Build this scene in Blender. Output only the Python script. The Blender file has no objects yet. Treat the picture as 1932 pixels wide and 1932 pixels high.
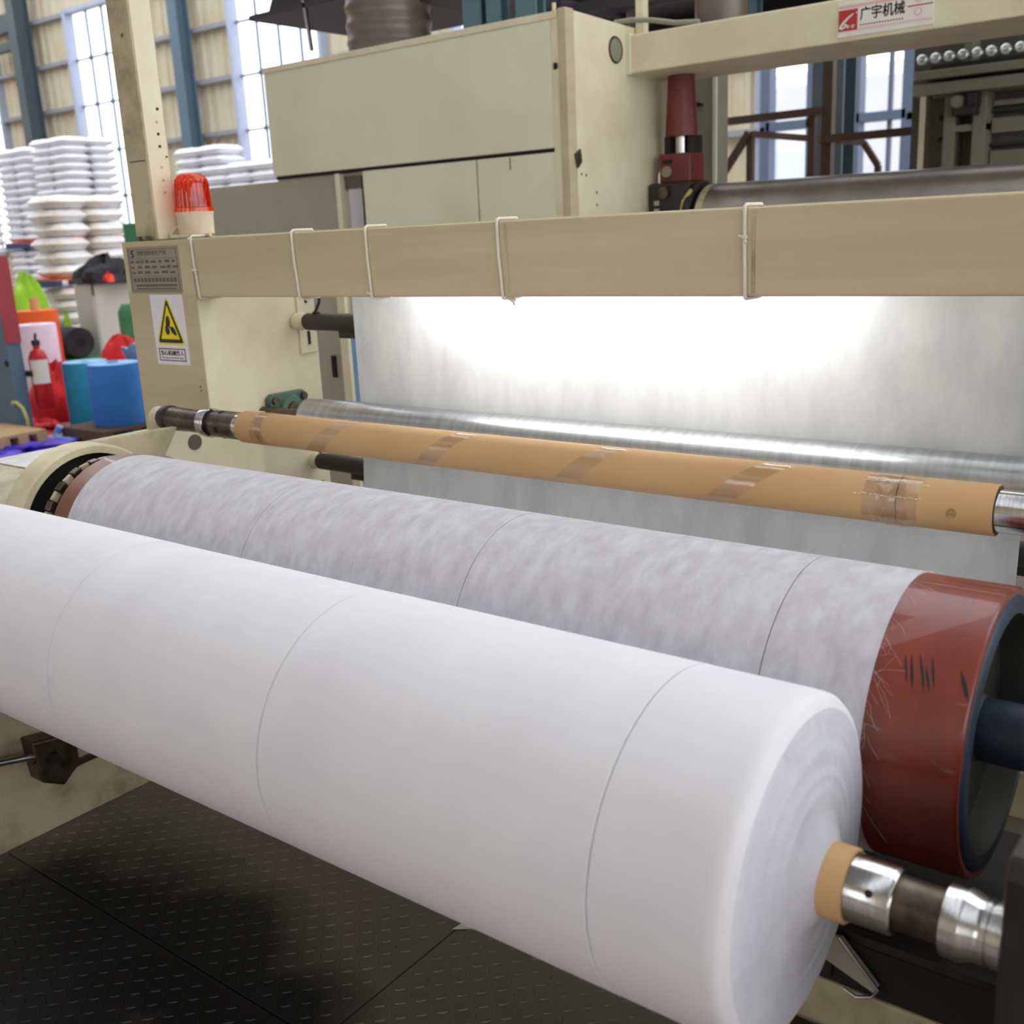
import bpy, bmesh, math, random
from mathutils import Vector, Matrix
random.seed(7)
PI = math.pi
SC = bpy.context.scene
COL = SC.collection

# ------------------------------------------------------------------ camera, sky, exposure
cam_d = bpy.data.cameras.new('camera')
cam_d.sensor_fit = 'HORIZONTAL'; cam_d.sensor_width = 24.0; cam_d.lens = 24.91
cam_d.clip_start = 0.05; cam_d.clip_end = 400
cam_d.dof.use_dof = True; cam_d.dof.focus_distance = 2.15; cam_d.dof.aperture_fstop = 3.2
cam = bpy.data.objects.new('camera', cam_d); COL.objects.link(cam)
CR = Matrix(((0.79367279, -0.11984784, 0.59642267),
             (0.60655300, 0.23109149, -0.76071689),
             (-0.04665793, 0.96552225, 0.25610509)))
cam.matrix_world = Matrix.Translation((0, 0, 1.6)) @ CR.to_4x4()
SC.camera = cam

world = bpy.data.worlds.new('overcast_sky'); SC.world = world; world.use_nodes = True
wn = world.node_tree.nodes; wl = world.node_tree.links
wn['Background'].inputs['Color'].default_value = (0.94, 0.97, 1.0, 1)
wn['Background'].inputs['Strength'].default_value = 3.0

SC.view_settings.view_transform = 'Standard'; SC.view_settings.look = 'None'
SC.view_settings.exposure = 0.0; SC.view_settings.gamma = 1.0
SC.view_settings.use_curve_mapping = False
SC.cycles.use_denoising = True
SC.cycles.max_bounces = 8; SC.cycles.diffuse_bounces = 4; SC.cycles.transparent_max_bounces = 12
SC.cycles.sample_clamp_indirect = 6.0
SC.cycles.caustics_reflective = False; SC.cycles.caustics_refractive = False

TUBE_LIGHT = 46.0      # fluorescent tube behind the cross beam

# ------------------------------------------------------------------ materials
def lin(r, g, b):
    f = lambda c: (c/255/12.92) if c/255 <= 0.04045 else ((c/255+0.055)/1.055)**2.4
    return (f(r), f(g), f(b), 1)

def new_mat(name):
    m = bpy.data.materials.new(name); m.use_nodes = True
    nt = m.node_tree; return m, nt, nt.nodes['Principled BSDF'], nt.nodes['Material Output']

def mat(name, col, rough=0.5, metal=0.0, col2=None, scale=6.0, amount=0.5, stretch=(1, 1, 1), bump=0.0,
        bscale=60.0, bstretch=(1, 1, 1), detail=5.0, spec=0.5, lo=0.35, hi=0.7, coat=0.0, emit=0.0):
    """painted / dusty / worn surface: two colours mixed by noise, fine relief"""
    m, nt, p, out = new_mat(name)
    p.inputs['Roughness'].default_value = rough; p.inputs['Metallic'].default_value = metal
    p.inputs['Specular IOR Level'].default_value = spec
    p.inputs['Coat Weight'].default_value = coat
    tc = nt.nodes.new('ShaderNodeTexCoord')
    if col2 is None: col2 = tuple(c*0.82 for c in col[:3]) + (1,)
    mp = nt.nodes.new('ShaderNodeMapping'); mp.inputs['Scale'].default_value = stretch
    nt.links.new(tc.outputs['Object'], mp.inputs['Vector'])
    n = nt.nodes.new('ShaderNodeTexNoise'); n.inputs['Scale'].default_value = scale; n.inputs['Detail'].default_value = detail
    n.inputs['Roughness'].default_value = 0.6
    nt.links.new(mp.outputs['Vector'], n.inputs['Vector'])
    r = nt.nodes.new('ShaderNodeValToRGB')
    r.color_ramp.elements[0].position = lo; r.color_ramp.elements[1].position = hi
    r.color_ramp.elements[0].color = (0, 0, 0, 1); r.color_ramp.elements[1].color = (amount, amount, amount, 1)
    nt.links.new(n.outputs['Fac'], r.inputs['Fac'])
    mx = nt.nodes.new('ShaderNodeMix'); mx.data_type = 'RGBA'
    mx.inputs['A'].default_value = col; mx.inputs['B'].default_value = col2
    nt.links.new(r.outputs['Color'], mx.inputs['Factor'])
    nt.links.new(mx.outputs['Result'], p.inputs['Base Color'])
    if bump:
        mp2 = nt.nodes.new('ShaderNodeMapping'); mp2.inputs['Scale'].default_value = bstretch
        nt.links.new(tc.outputs['Object'], mp2.inputs['Vector'])
        n2 = nt.nodes.new('ShaderNodeTexNoise'); n2.inputs['Scale'].default_value = bscale; n2.inputs['Detail'].default_value = 4
        nt.links.new(mp2.outputs['Vector'], n2.inputs['Vector'])
        b = nt.nodes.new('ShaderNodeBump'); b.inputs['Strength'].default_value = bump; b.inputs['Distance'].default_value = 0.004
        nt.links.new(n2.outputs['Fac'], b.inputs['Height']); nt.links.new(b.outputs['Normal'], p.inputs['Normal'])
    if emit:
        p.inputs['Emission Color'].default_value = col; p.inputs['Emission Strength'].default_value = emit
    return m

def sheet_mat(name, col, col2, trans=0.4, scale=9, stretch=(1, 1, 0.35), amount=0.8):
    """thin nonwoven cloth: cloudy density, part of the light passes through"""
    m, nt, p, out = new_mat(name); nt.nodes.remove(p)
    tc = nt.nodes.new('ShaderNodeTexCoord'); mp = nt.nodes.new('ShaderNodeMapping'); mp.inputs['Scale'].default_value = stretch
    nt.links.new(tc.outputs['Object'], mp.inputs['Vector'])
    n = nt.nodes.new('ShaderNodeTexNoise'); n.inputs['Scale'].default_value = scale; n.inputs['Detail'].default_value = 9; n.inputs['Roughness'].default_value = 0.68
    nt.links.new(mp.outputs['Vector'], n.inputs['Vector'])
    r = nt.nodes.new('ShaderNodeValToRGB'); r.color_ramp.elements[0].position = 0.38; r.color_ramp.elements[1].position = 0.68
    r.color_ramp.elements[0].color = (0, 0, 0, 1); r.color_ramp.elements[1].color = (amount,)*3 + (1,)
    nt.links.new(n.outputs['Fac'], r.inputs['Fac'])
    mx = nt.nodes.new('ShaderNodeMix'); mx.data_type = 'RGBA'; mx.inputs['A'].default_value = col; mx.inputs['B'].default_value = col2
    nt.links.new(r.outputs['Color'], mx.inputs['Factor'])
    d = nt.nodes.new('ShaderNodeBsdfDiffuse'); t = nt.nodes.new('ShaderNodeBsdfTranslucent'); s = nt.nodes.new('ShaderNodeMixShader')
    s.inputs['Fac'].default_value = trans
    for q in (d, t): nt.links.new(mx.outputs['Result'], q.inputs['Color'])
    b = nt.nodes.new('ShaderNodeBump'); b.inputs['Strength'].default_value = 0.12; b.inputs['Distance'].default_value = 0.003
    nt.links.new(n.outputs['Fac'], b.inputs['Height']); nt.links.new(b.outputs['Normal'], d.inputs['Normal'])
    nt.links.new(d.outputs[0], s.inputs[1]); nt.links.new(t.outputs[0], s.inputs[2]); nt.links.new(s.outputs[0], out.inputs['Surface'])
    return m

def clear_mat(name, col, gloss=0.12, body=0.0, bodycol=(1, 1, 1, 1), rough=0.05):
    """thin clear glass, film or plastic"""
    m, nt, p, out = new_mat(name); nt.nodes.remove(p)
    t = nt.nodes.new('ShaderNodeBsdfTransparent'); t.inputs['Color'].default_value = col
    g = nt.nodes.new('ShaderNodeBsdfGlossy'); g.inputs['Roughness'].default_value = rough
    d = nt.nodes.new('ShaderNodeBsdfTranslucent'); d.inputs['Color'].default_value = bodycol
    s1 = nt.nodes.new('ShaderNodeMixShader'); s1.inputs['Fac'].default_value = body
    s2 = nt.nodes.new('ShaderNodeMixShader'); s2.inputs['Fac'].default_value = gloss
    nt.links.new(t.outputs[0], s1.inputs[1]); nt.links.new(d.outputs[0], s1.inputs[2])
    nt.links.new(s1.outputs[0], s2.inputs[1]); nt.links.new(g.outputs[0], s2.inputs[2])
    nt.links.new(s2.outputs[0], out.inputs['Surface']); return m

M = {}
M['cream'] = mat('cream_paint', lin(228, 220, 194), 0.55, col2=lin(196, 180, 142), scale=3.5, amount=0.5, bump=0.08, bscale=25)
M['cream_pale'] = mat('pale_cream_paint', lin(226, 227, 204), 0.5, col2=lin(208, 203, 170), scale=1.6, amount=0.6, bump=0.05, bscale=18)
M['tan'] = mat('dusty_tan_and_shade_paint', lin(200, 186, 156), 0.6, col2=lin(174, 158, 126), scale=3, amount=0.7, stretch=(0.25, 1, 4), bump=0.06, bscale=60, bstretch=(0.1, 1, 1))  # the beam's own tan; on the upright's front it carries shade
M['dirty_shaded_cream'] = mat('dirty_shaded_cream_paint', lin(190, 178, 148), 0.55, col2=lin(104, 88, 62), scale=7, amount=0.8, lo=0.45, hi=0.75, bump=0.1, bscale=30)  # dirt on most parts; on the lower cheek it carries shade too
M['ringpaint'] = mat('rubbed_cream_paint', lin(214, 203, 170), 0.5, col2=lin(150, 132, 98), scale=9, amount=0.6, lo=0.4, hi=0.75, bump=0.1, bscale=30)
M['worn_plate'] = mat('worn_bright_plate', lin(205, 204, 196), 0.28, col2=lin(150, 148, 138), scale=14, amount=0.7, bump=0.05)
M['grey_cream'] = mat('grey_cream_paint', lin(168, 164, 148), 0.55, col2=lin(148, 142, 122), scale=2, amount=0.6)
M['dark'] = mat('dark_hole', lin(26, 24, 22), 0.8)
M['darksteel'] = mat('dark_steel', lin(60, 56, 54), 0.5, 0.6, col2=lin(36, 30, 28), scale=12, amount=0.8, bump=0.1)
M['oilsteel'] = mat('oily_worn_steel', lin(112, 100, 88), 0.36, 0.9, col2=lin(58, 44, 34), scale=22, amount=0.9, stretch=(1, 1, 1), bump=0.1, bscale=80)
M['chrome'] = mat('turned_chrome', lin(205, 205, 206), 0.16, 1.0, col2=lin(150, 150, 152), scale=30, amount=0.5, stretch=(8, 1, 1), bump=0.02, bscale=200, bstretch=(6, 0.4, 0.4))
M['steel'] = mat('brushed_roller_steel', lin(196, 199, 203), 0.3, 1.0, col2=lin(150, 154, 160), scale=16, amount=0.6, stretch=(4, 0.5, 0.5), bump=0.04, bscale=120, bstretch=(5, 0.3, 0.3))
M['rollsteel'] = mat('calender_roll_steel', lin(168, 162, 157), 0.33, 0.85, col2=lin(116, 110, 106), scale=5, amount=0.5)
M['rubber'] = mat('red_roller_rubber', lin(128, 48, 33), 0.34, col2=lin(84, 30, 20), scale=5, amount=0.8, stretch=(2.5, 0.7, 0.7), bump=0.06, bscale=30, bstretch=(1, .3, .3), coat=0.35)
M['navy'] = mat('navy_enamel', lin(30, 48, 72), 0.5, col2=lin(22, 24, 24), scale=6, amount=0.9)
M['disc'] = mat('dusty_dark_disc', lin(58, 56, 50), 0.6, col2=lin(30, 34, 40), scale=7, amount=0.9)
M['blackrubber'] = mat('black_rubber', lin(44, 40, 37), 0.6, col2=lin(62, 56, 50), scale=9, amount=0.6, stretch=(0.4, 1, 1))
M['greencast'] = mat('green_cast_iron', lin(84, 116, 98), 0.55, col2=lin(60, 72, 62), scale=20, amount=0.7, bump=0.15)
M['card'] = mat('cardboard', lin(204, 165, 118), 0.75, col2=lin(188, 146, 98), scale=5, amount=0.6, stretch=(0.6, 1, 1), bump=0.05, bscale=220)
M['stamp'] = mat('faint_stamp', lin(150, 116, 80), 0.8, col2=lin(200, 160, 112), scale=260, amount=0.9)
M['carddark'] = mat('cardboard_edge', lin(92, 72, 50), 0.8)
M['cloth'] = mat('white_nonwoven_roll', lin(226, 225, 230), 0.95, col2=lin(214, 211, 219), scale=5, amount=0.6, stretch=(1, 1, 1), bump=0.05, bscale=160, spec=0.1)
M['cloth_end'] = mat('roll_end_layers', lin(212, 212, 221), 0.95, col2=lin(190, 190, 203), scale=14, amount=0.6, bump=0.35, bscale=70, spec=0.1)
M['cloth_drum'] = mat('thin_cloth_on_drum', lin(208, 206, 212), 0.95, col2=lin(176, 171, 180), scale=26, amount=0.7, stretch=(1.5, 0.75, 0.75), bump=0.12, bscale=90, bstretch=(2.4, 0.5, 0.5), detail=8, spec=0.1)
M['web'] = sheet_mat('hanging_nonwoven', lin(248, 250, 252), lin(226, 229, 233), 0.38)
M['seam'] = mat('slit_seam', lin(110, 104, 112), 0.95)
M['fuzz'] = mat('loose_fibre', lin(226, 220, 222), 0.9)
M['tape'] = clear_mat('clear_tape', (0.96, 0.93, 0.90, 1), 0.13, 0.05, (0.9, 0.88, 0.86, 1), 0.18)
M['glass'] = clear_mat('window_glass', (0.97, 0.98, 1.0, 1), 0.05)
M['lens'] = clear_mat('red_beacon_lens', (1.0, 0.30, 0.10, 1), 0.07, 0.40, (1.0, 0.16, 0.03, 1), 0.06)
M['lensrib'] = clear_mat('red_lens_rib', (0.75, 0.05, 0.03, 1), 0.05, 0.25, (0.9, 0.03, 0.01, 1), 0.1)
M['plastic'] = mat('yellowed_plastic', lin(214, 203, 178), 0.5, col2=lin(188, 160, 140), scale=14, amount=0.7)
M['white'] = mat('white_sticker', lin(232, 226, 234), 0.5, col2=lin(224, 216, 226), scale=8)
M['string'] = mat('white_string', lin(222, 214, 202), 0.9)
M['yellow'] = mat('sign_yellow', lin(236, 214, 20), 0.5)
M['ink'] = mat('black_ink', lin(28, 30, 32), 0.5)
M['inkgrey'] = mat('worn_print', lin(98, 88, 74), 0.6)
M['blueink'] = mat('blue_print', lin(70, 88, 104), 0.6)
M['plate'] = mat('aluminium_nameplate', lin(158, 146, 130), 0.5, 0.25, col2=lin(138, 126, 110), scale=20)
M['signred'] = mat('sign_red', lin(186, 42, 46), 0.45)
M['signpink'] = mat('sign_pale_red', lin(228, 186, 178), 0.5)
M['signwhite'] = mat('sign_white', lin(234, 230, 222), 0.45)
M['redcyl'] = mat('oxide_red_paint', lin(120, 44, 42), 0.45, col2=lin(82, 32, 30), scale=8, amount=0.7)
M['brownsteel'] = mat('brown_painted_steel', lin(86, 62, 50), 0.55, col2=lin(66, 48, 38), scale=6)
M['blue_steel'] = mat('blue_grey_steel', lin(92, 116, 134), 0.5, col2=lin(78, 98, 114), scale=1.5)
M['dark_column'] = mat('dark_blue_grey_steel', lin(84, 96, 104), 0.5, col2=lin(64, 74, 80), scale=1.5)
M['teal_steel'] = mat('teal_steel', lin(88, 118, 130), 0.45, col2=lin(64, 88, 98), scale=3)
M['purlin'] = mat('grey_purlin', lin(150, 152, 162), 0.5)
M['wallsheet'] = mat('cream_wall_sheet', lin(212, 204, 184), 0.6, col2=lin(188, 166, 126), scale=1.1, amount=0.6, stretch=(1.4, 1, 0.7))
M['duct'] = mat('brown_grey_duct', lin(112, 100, 92), 0.35, 0.3, col2=lin(84, 72, 66), scale=5)
M['hood'] = mat('dark_hood', lin(62, 58, 66), 0.6)
M['darkgear'] = mat('dark_machinery', lin(48, 44, 46), 0.5, 0.2)
M['greygreen'] = mat('grey_green_paint', lin(142, 142, 122), 0.5, col2=lin(112, 112, 94), scale=3)
M['greengrey_dark'] = mat('dark_grey_green', lin(96, 96, 82), 0.55, col2=lin(70, 70, 58), scale=3)
M['concrete'] = mat('factory_concrete', lin(150, 136, 132), 0.4, col2=lin(122, 106, 104), scale=1.2, amount=0.7, bump=0.03)
M['roof'] = mat('roof_sheet', lin(150, 152, 150), 0.6)
M['sack'] = mat('white_sack', lin(242, 243, 248), 0.6, col2=lin(230, 232, 240), scale=4, bump=0.2, bscale=14)
M['sack_dusty'] = mat('dusty_sack', lin(240, 239, 240), 0.65, col2=lin(200, 176, 142), scale=2.4, amount=0.75, lo=0.52, hi=0.72, bump=0.3, bscale=12)
M['orange_plastic'] = mat('orange_plastic', lin(230, 96, 30), 0.5)
M['blue_plastic'] = mat('dark_blue_plastic', lin(50, 72, 120), 0.5)
M['wood'] = mat('pallet_wood', lin(196, 164, 120), 0.7, col2=lin(150, 118, 80), scale=4, stretch=(0.4, 6, 6))
M['wood_dark'] = mat('dark_pallet_wood', lin(104, 76, 54), 0.7)
M['blue'] = mat('blue_cloth', lin(62, 128, 205), 0.85, col2=lin(40, 104, 188), scale=3, amount=0.7, bump=0.1, bscale=20)
M['paleblue'] = mat('pale_blue_cloth', lin(148, 190, 232), 0.85, col2=lin(92, 154, 216), scale=4)
M['cyan'] = mat('teal_blue_cloth', lin(50, 156, 192), 0.85, col2=lin(30, 122, 164), scale=3)
M['red'] = mat('red_cloth', lin(214, 22, 30), 0.85, col2=lin(160, 8, 20), scale=4, amount=0.8)
M['orangered'] = mat('orange_red_cloth', lin(240, 72, 52), 0.8, col2=lin(222, 44, 36), scale=3)
M['orange'] = mat('orange_cloth', lin(246, 104, 40), 0.8)
M['pink'] = mat('pale_pink_cloth', lin(236, 222, 236), 0.85, col2=lin(222, 188, 204), scale=2.5, amount=0.8)
M['lime'] = mat('lime_cloth', lin(142, 196, 22), 0.8, col2=lin(176, 216, 88), scale=4, amount=0.8)
M['black'] = mat('black_cloth', lin(34, 32, 38), 0.85, col2=lin(56, 54, 62), scale=8)
M['greensheet'] = mat('green_film', lin(30, 112, 62), 0.5, col2=lin(84, 150, 104), scale=5, amount=0.7)
M['greenpaint'] = mat('green_paint', lin(52, 138, 92), 0.5)
M['purple'] = mat('purple_film', lin(104, 74, 226), 0.45, col2=lin(66, 44, 176), scale=6, amount=0.9)
M['bigbag'] = mat('grey_white_bag', lin(208, 204, 200), 0.7, col2=lin(186, 186, 172), scale=3, bump=0.2, bscale=10)
M['extred'] = mat('extinguisher_red', lin(190, 20, 30), 0.35)
M['redstripe'] = mat('dull_red_paint', lin(168, 62, 70), 0.5)
M['hose'] = mat('yellow_green_hose', lin(206, 190, 120), 0.5, col2=lin(150, 180, 90), scale=4)
M['chromeknob'] = mat('bright_knob', lin(226, 228, 232), 0.25, 0.6)
M['outside'] = mat('pale_outdoor_wall', lin(196, 196, 200), 0.8, col2=lin(176, 178, 186), scale=0.3)
M['ground_out'] = mat('outdoor_ground', lin(180, 172, 166), 0.9)
M['winframe'] = mat('slate_window_frame', lin(92, 104, 128), 0.5)
M['winframe_pale'] = mat('pale_blue_frame', lin(176, 186, 210), 0.5)
M['fluor'] = mat('lit_fluorescent_tube', (1, 0.99, 0.97, 1), 0.5, emit=TUBE_LIGHT)

def tread_mat():
    m, nt, p, out = new_mat('dark_tread_plate')
    tc = nt.nodes.new('ShaderNodeTexCoord')
    geo = nt.nodes.new('ShaderNodeNewGeometry')
    n = nt.nodes.new('ShaderNodeTexNoise'); n.inputs['Scale'].default_value = 2.2; n.inputs['Detail'].default_value = 6
    nt.links.new(geo.outputs['Position'], n.inputs['Vector'])
    base = nt.nodes.new('ShaderNodeMix'); base.data_type = 'RGBA'
    base.inputs['A'].default_value = lin(104, 101, 95); base.inputs['B'].default_value = lin(118, 106, 92)
    nt.links.new(n.outputs['Fac'], base.inputs['Factor'])
    # worn-in oil stain, an irregular patch on the sheet
    n2 = nt.nodes.new('ShaderNodeTexNoise'); n2.inputs['Scale'].default_value = 2.6; n2.inputs['Detail'].default_value = 5
    nt.links.new(geo.outputs['Position'], n2.inputs['Vector'])
    last = None
    for (cx, cy, rr) in ((-2.25, 0.95, 0.62), (-2.0, 1.18, 0.36), (-1.62, 1.0, 0.36)):
        d = nt.nodes.new('ShaderNodeVectorMath'); d.operation = 'DISTANCE'
        nt.links.new(geo.outputs['Position'], d.inputs[0]); d.inputs[1].default_value = (cx, cy, 0)
        mr = nt.nodes.new('ShaderNodeMapRange'); mr.inputs['From Min'].default_value = rr*1.15; mr.inputs['From Max'].default_value = rr*0.4
        nt.links.new(d.outputs['Value'], mr.inputs['Value'])
        if last is None: last = mr.outputs['Result']
        else:
            mxm = nt.nodes.new('ShaderNodeMath'); mxm.operation = 'MAXIMUM'
            nt.links.new(last, mxm.inputs[0]); nt.links.new(mr.outputs['Result'], mxm.inputs[1]); last = mxm.outputs[0]
    ad = nt.nodes.new('ShaderNodeMath'); ad.operation = 'ADD'; nt.links.new(last, ad.inputs[0])
    sb = nt.nodes.new('ShaderNodeMapRange'); sb.inputs['To Min'].default_value = -0.55; sb.inputs['To Max'].default_value = 0.55
    nt.links.new(n2.outputs['Fac'], sb.inputs['Value']); nt.links.new(sb.outputs['Result'], ad.inputs[1])
    st = nt.nodes.new('ShaderNodeMapRange'); st.inputs['From Min'].default_value = 0.2; st.inputs['From Max'].default_value = 0.75
    nt.links.new(ad.outputs[0], st.inputs['Value'])
    fin = nt.nodes.new('ShaderNodeMix'); fin.data_type = 'RGBA'; fin.inputs['B'].default_value = lin(26, 25, 26)
    nt.links.new(st.outputs['Result'], fin.inputs['Factor']); nt.links.new(base.outputs['Result'], fin.inputs['A'])
    nt.links.new(fin.outputs['Result'], p.inputs['Base Color'])
    p.inputs['Roughness'].default_value = 0.48; p.inputs['Metallic'].default_value = 0.2
    return m
M['tread'] = tread_mat()

# ------------------------------------------------------------------ mesh builder
class MB:
    def __init__(s): s.v = []; s.f = []; s.smooth = []
    def add(s, vs, fs, smooth=False):
        o = len(s.v); s.v += [Vector(p) for p in vs]
        for f in fs: s.f.append([o+i for i in f]); s.smooth.append(smooth)
        return s
    def box(s, x0, x1, y0, y1, z0, z1):
        vs = [(x, y, z) for x in (x0, x1) for y in (y0, y1) for z in (z0, z1)]
        return s.add(vs, [(0, 1, 3, 2), (4, 6, 7, 5), (0, 4, 5, 1), (2, 3, 7, 6), (0, 2, 6, 4), (1, 5, 7, 3)])
    def obox(s, c, ax, ay, az):
        c, ax, ay, az = Vector(c), Vector(ax), Vector(ay), Vector(az)
        vs = [c + i*ax + j*ay + k*az for i in (-1, 1) for j in (-1, 1) for k in (-1, 1)]
        return s.add(vs, [(0, 1, 3, 2), (4, 6, 7, 5), (0, 4, 5, 1), (2, 3, 7, 6), (0, 2, 6, 4), (1, 5, 7, 3)])
    def bar(s, p0, p1, w, h, up=(0, 0, 1)):
        p0, p1 = Vector(p0), Vector(p1); d = (p1-p0); L = d.length; d.normalize()
        u = Vector(up); sd = d.cross(u)
        if sd.length < 1e-4: sd = d.cross(Vector((1, 0, 0)))
        sd.normalize(); u = sd.cross(d)
        return s.obox((p0+p1)/2, d*L/2, sd*w/2, u*h/2)
    def frame(s, d):
        d = Vector(d).normalized(); a = Vector((0, 0, 1)) if abs(d.z) < 0.9 else Vector((1, 0, 0))
        u = d.cross(a).normalized(); return d, u, d.cross(u)
    def lathe(s, o, d, prof, n=32, cap0=True, cap1=True, smooth=True, a0=0, a1=2*PI):
        """profile of (distance along axis, radius)"""
        d, u, w = s.frame(d); o = Vector(o); full = abs(a1-a0-2*PI) < 1e-6
        m = n if full else n+1
        vs = [o + d*t + r*(math.cos(a)*u + math.sin(a)*w) for t, r in prof for a in [a0+(a1-a0)*k/n for k in range(m)]]
        fs = []
        for i in range(len(prof)-1):
            for k in range(n):
                k2 = (k+1) % m
                fs.append((i*m+k, i*m+k2, (i+1)*m+k2, (i+1)*m+k))
        s.add(vs, fs, smooth)
        if full:
            if cap0 and prof[0][1] > 1e-5: s.add(vs[:m], [tuple(range(m))[::-1]])
            if cap1 and prof[-1][1] > 1e-5: s.add(vs[-m:], [tuple(range(m))])
        return s
    def cyl(s, p0, p1, r, n=24, r1=None):
        p0, p1 = Vector(p0), Vector(p1); d = p1-p0
        return s.lathe(p0, d, [(0, r), (d.length, r if r1 is None else r1)], n)
    def tube(s, pts, r, n=8):
        pts = [Vector(p) for p in pts]; rings = []
        prev = None
        for i, p in enumerate(pts):
            d = (pts[min(i+1, len(pts)-1)] - pts[max(i-1, 0)]).normalized()
            if prev is None: _, u, w = s.frame(d)
            else:
                u = (prev - d*prev.dot(d)).normalized(); w = d.cross(u)
            prev = u; rings.append([p + r*(math.cos(2*PI*k/n)*u + math.sin(2*PI*k/n)*w) for k in range(n)])
        vs = [q for ring in rings for q in ring]
        fs = [(i*n+k, i*n+(k+1) % n, (i+1)*n+(k+1) % n, (i+1)*n+k) for i in range(len(pts)-1) for k in range(n)]
        s.add(vs, fs, True); s.add(rings[0], [tuple(range(n))[::-1]]); s.add(rings[-1], [tuple(range(n))]); return s
    def prism(s, poly, axis, a0, a1, smooth=False):
        """polygon of 2-D points extruded along axis 'x' (points y,z), 'y' (points x,z) or 'z' (points x,y)"""
        def P(q, a): return {'x': (a, q[0], q[1]), 'y': (q[0], a, q[1]), 'z': (q[0], q[1], a)}[axis]
        n = len(poly); vs = [P(q, a0) for q in poly] + [P(q, a1) for q in poly]
        s.add(vs, [(i, (i+1) % n, n+(i+1) % n, n+i) for i in range(n)], smooth)
        s.add(vs, [tuple(range(n))[::-1], tuple(range(n, 2*n))]); return s
    def build(s, name, m, parent=None, bevel=0.0, seg=2, loc=None, sub=0, weld=True):
        org = Vector((0, 0, 0)); q = parent
        while q is not None: org += Vector(q.location); q = q.parent
        if parent is None and loc is not None: org = Vector(loc)
        me = bpy.data.meshes.new(name); me.from_pydata([tuple(p-org) for p in s.v], [], s.f)
        me.polygons.foreach_set('use_smooth', s.smooth)
        bm = bmesh.new(); bm.from_mesh(me)
        if weld: bmesh.ops.remove_doubles(bm, verts=bm.verts, dist=1e-5)
        bmesh.ops.recalc_face_normals(bm, faces=bm.faces)
        bm.to_mesh(me); bm.free()
        me.materials.append(M[m] if isinstance(m, str) else m)
        o = bpy.data.objects.new(name, me); COL.objects.link(o)
        if parent is not None: o.parent = parent
        elif loc is not None: o.location = loc
        if any(s.smooth) and not all(s.smooth):
            for e in me.edges: pass
            try: me.set_sharp_from_angle(angle=math.radians(38))
            except Exception: pass
        elif all(s.smooth):
            try: me.set_sharp_from_angle(angle=math.radians(50))
            except Exception: pass
        if bevel:
            b = o.modifiers.new('edge', 'BEVEL'); b.width = bevel; b.segments = seg; b.limit_method = 'ANGLE'; b.angle_limit = math.radians(40)
        return o

def tag(o, label=None, cat=None, group=None, kind=None):
    if label: o['label'] = label
    if cat: o['category'] = cat
    if group: o['group'] = group
    if kind: o['kind'] = kind
    return o
def thing(name, label, cat, loc, group=None):
    o = bpy.data.objects.new(name, None); o.empty_display_size = 0.1; COL.objects.link(o); o.location = loc
    return tag(o, label, cat, group)
def plabel(o, label): o['label'] = label; return o
def struct(o): o['kind'] = 'structure'; return o
def stuff(o): o['kind'] = 'stuff'; return o
def copy_tree(o, parent=None):
    c = o.copy(); COL.objects.link(c)
    if parent is not None: c.parent = parent
    for ch in list(o.children): copy_tree(ch, c)
    return c

def glyphs(text, m, parent, name, x, y, z, w, h, thick=0.0008, bold=0.0, fat=0.0):
    """flat lettering facing -Y with its lower left corner at (x, y, z), fitted to w by h"""
    cu = bpy.data.curves.new('lettering', 'FONT'); cu.body = text; cu.size = 1.0; cu.offset = bold
    ob = bpy.data.objects.new('lettering', cu); COL.objects.link(ob)
    bpy.context.view_layer.update()
    dg = bpy.context.evaluated_depsgraph_get()
    me = bpy.data.meshes.new_from_object(ob.evaluated_get(dg))
    bpy.data.objects.remove(ob); bpy.data.curves.remove(cu)
    vs = [v.co.copy() for v in me.vertices]
    if not vs: return None
    x0 = min(v.x for v in vs); x1 = max(v.x for v in vs); y0 = min(v.y for v in vs); y1 = max(v.y for v in vs)
    mb = MB()
    P = [(x + (v.x-x0)/(x1-x0)*w, y, z + (v.y-y0)/(y1-y0)*h) for v in vs]
    F = [tuple(p.vertices) for p in me.polygons]
    for dx, dz in ((0, 0),) + (((-fat, 0), (fat, 0), (0, fat), (0, -fat)) if fat else ()):   # heavier strokes
        mb.add([(p[0]+dx, p[1]+0.00003*(dx+dz)/(fat or 1), p[2]+dz) for p in P], F)
    bpy.data.meshes.remove(me)
    o = mb.build(name, m, parent, weld=not fat)
    s = o.modifiers.new('thick', 'SOLIDIFY'); s.thickness = thick; s.offset = 0
    return o

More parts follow.
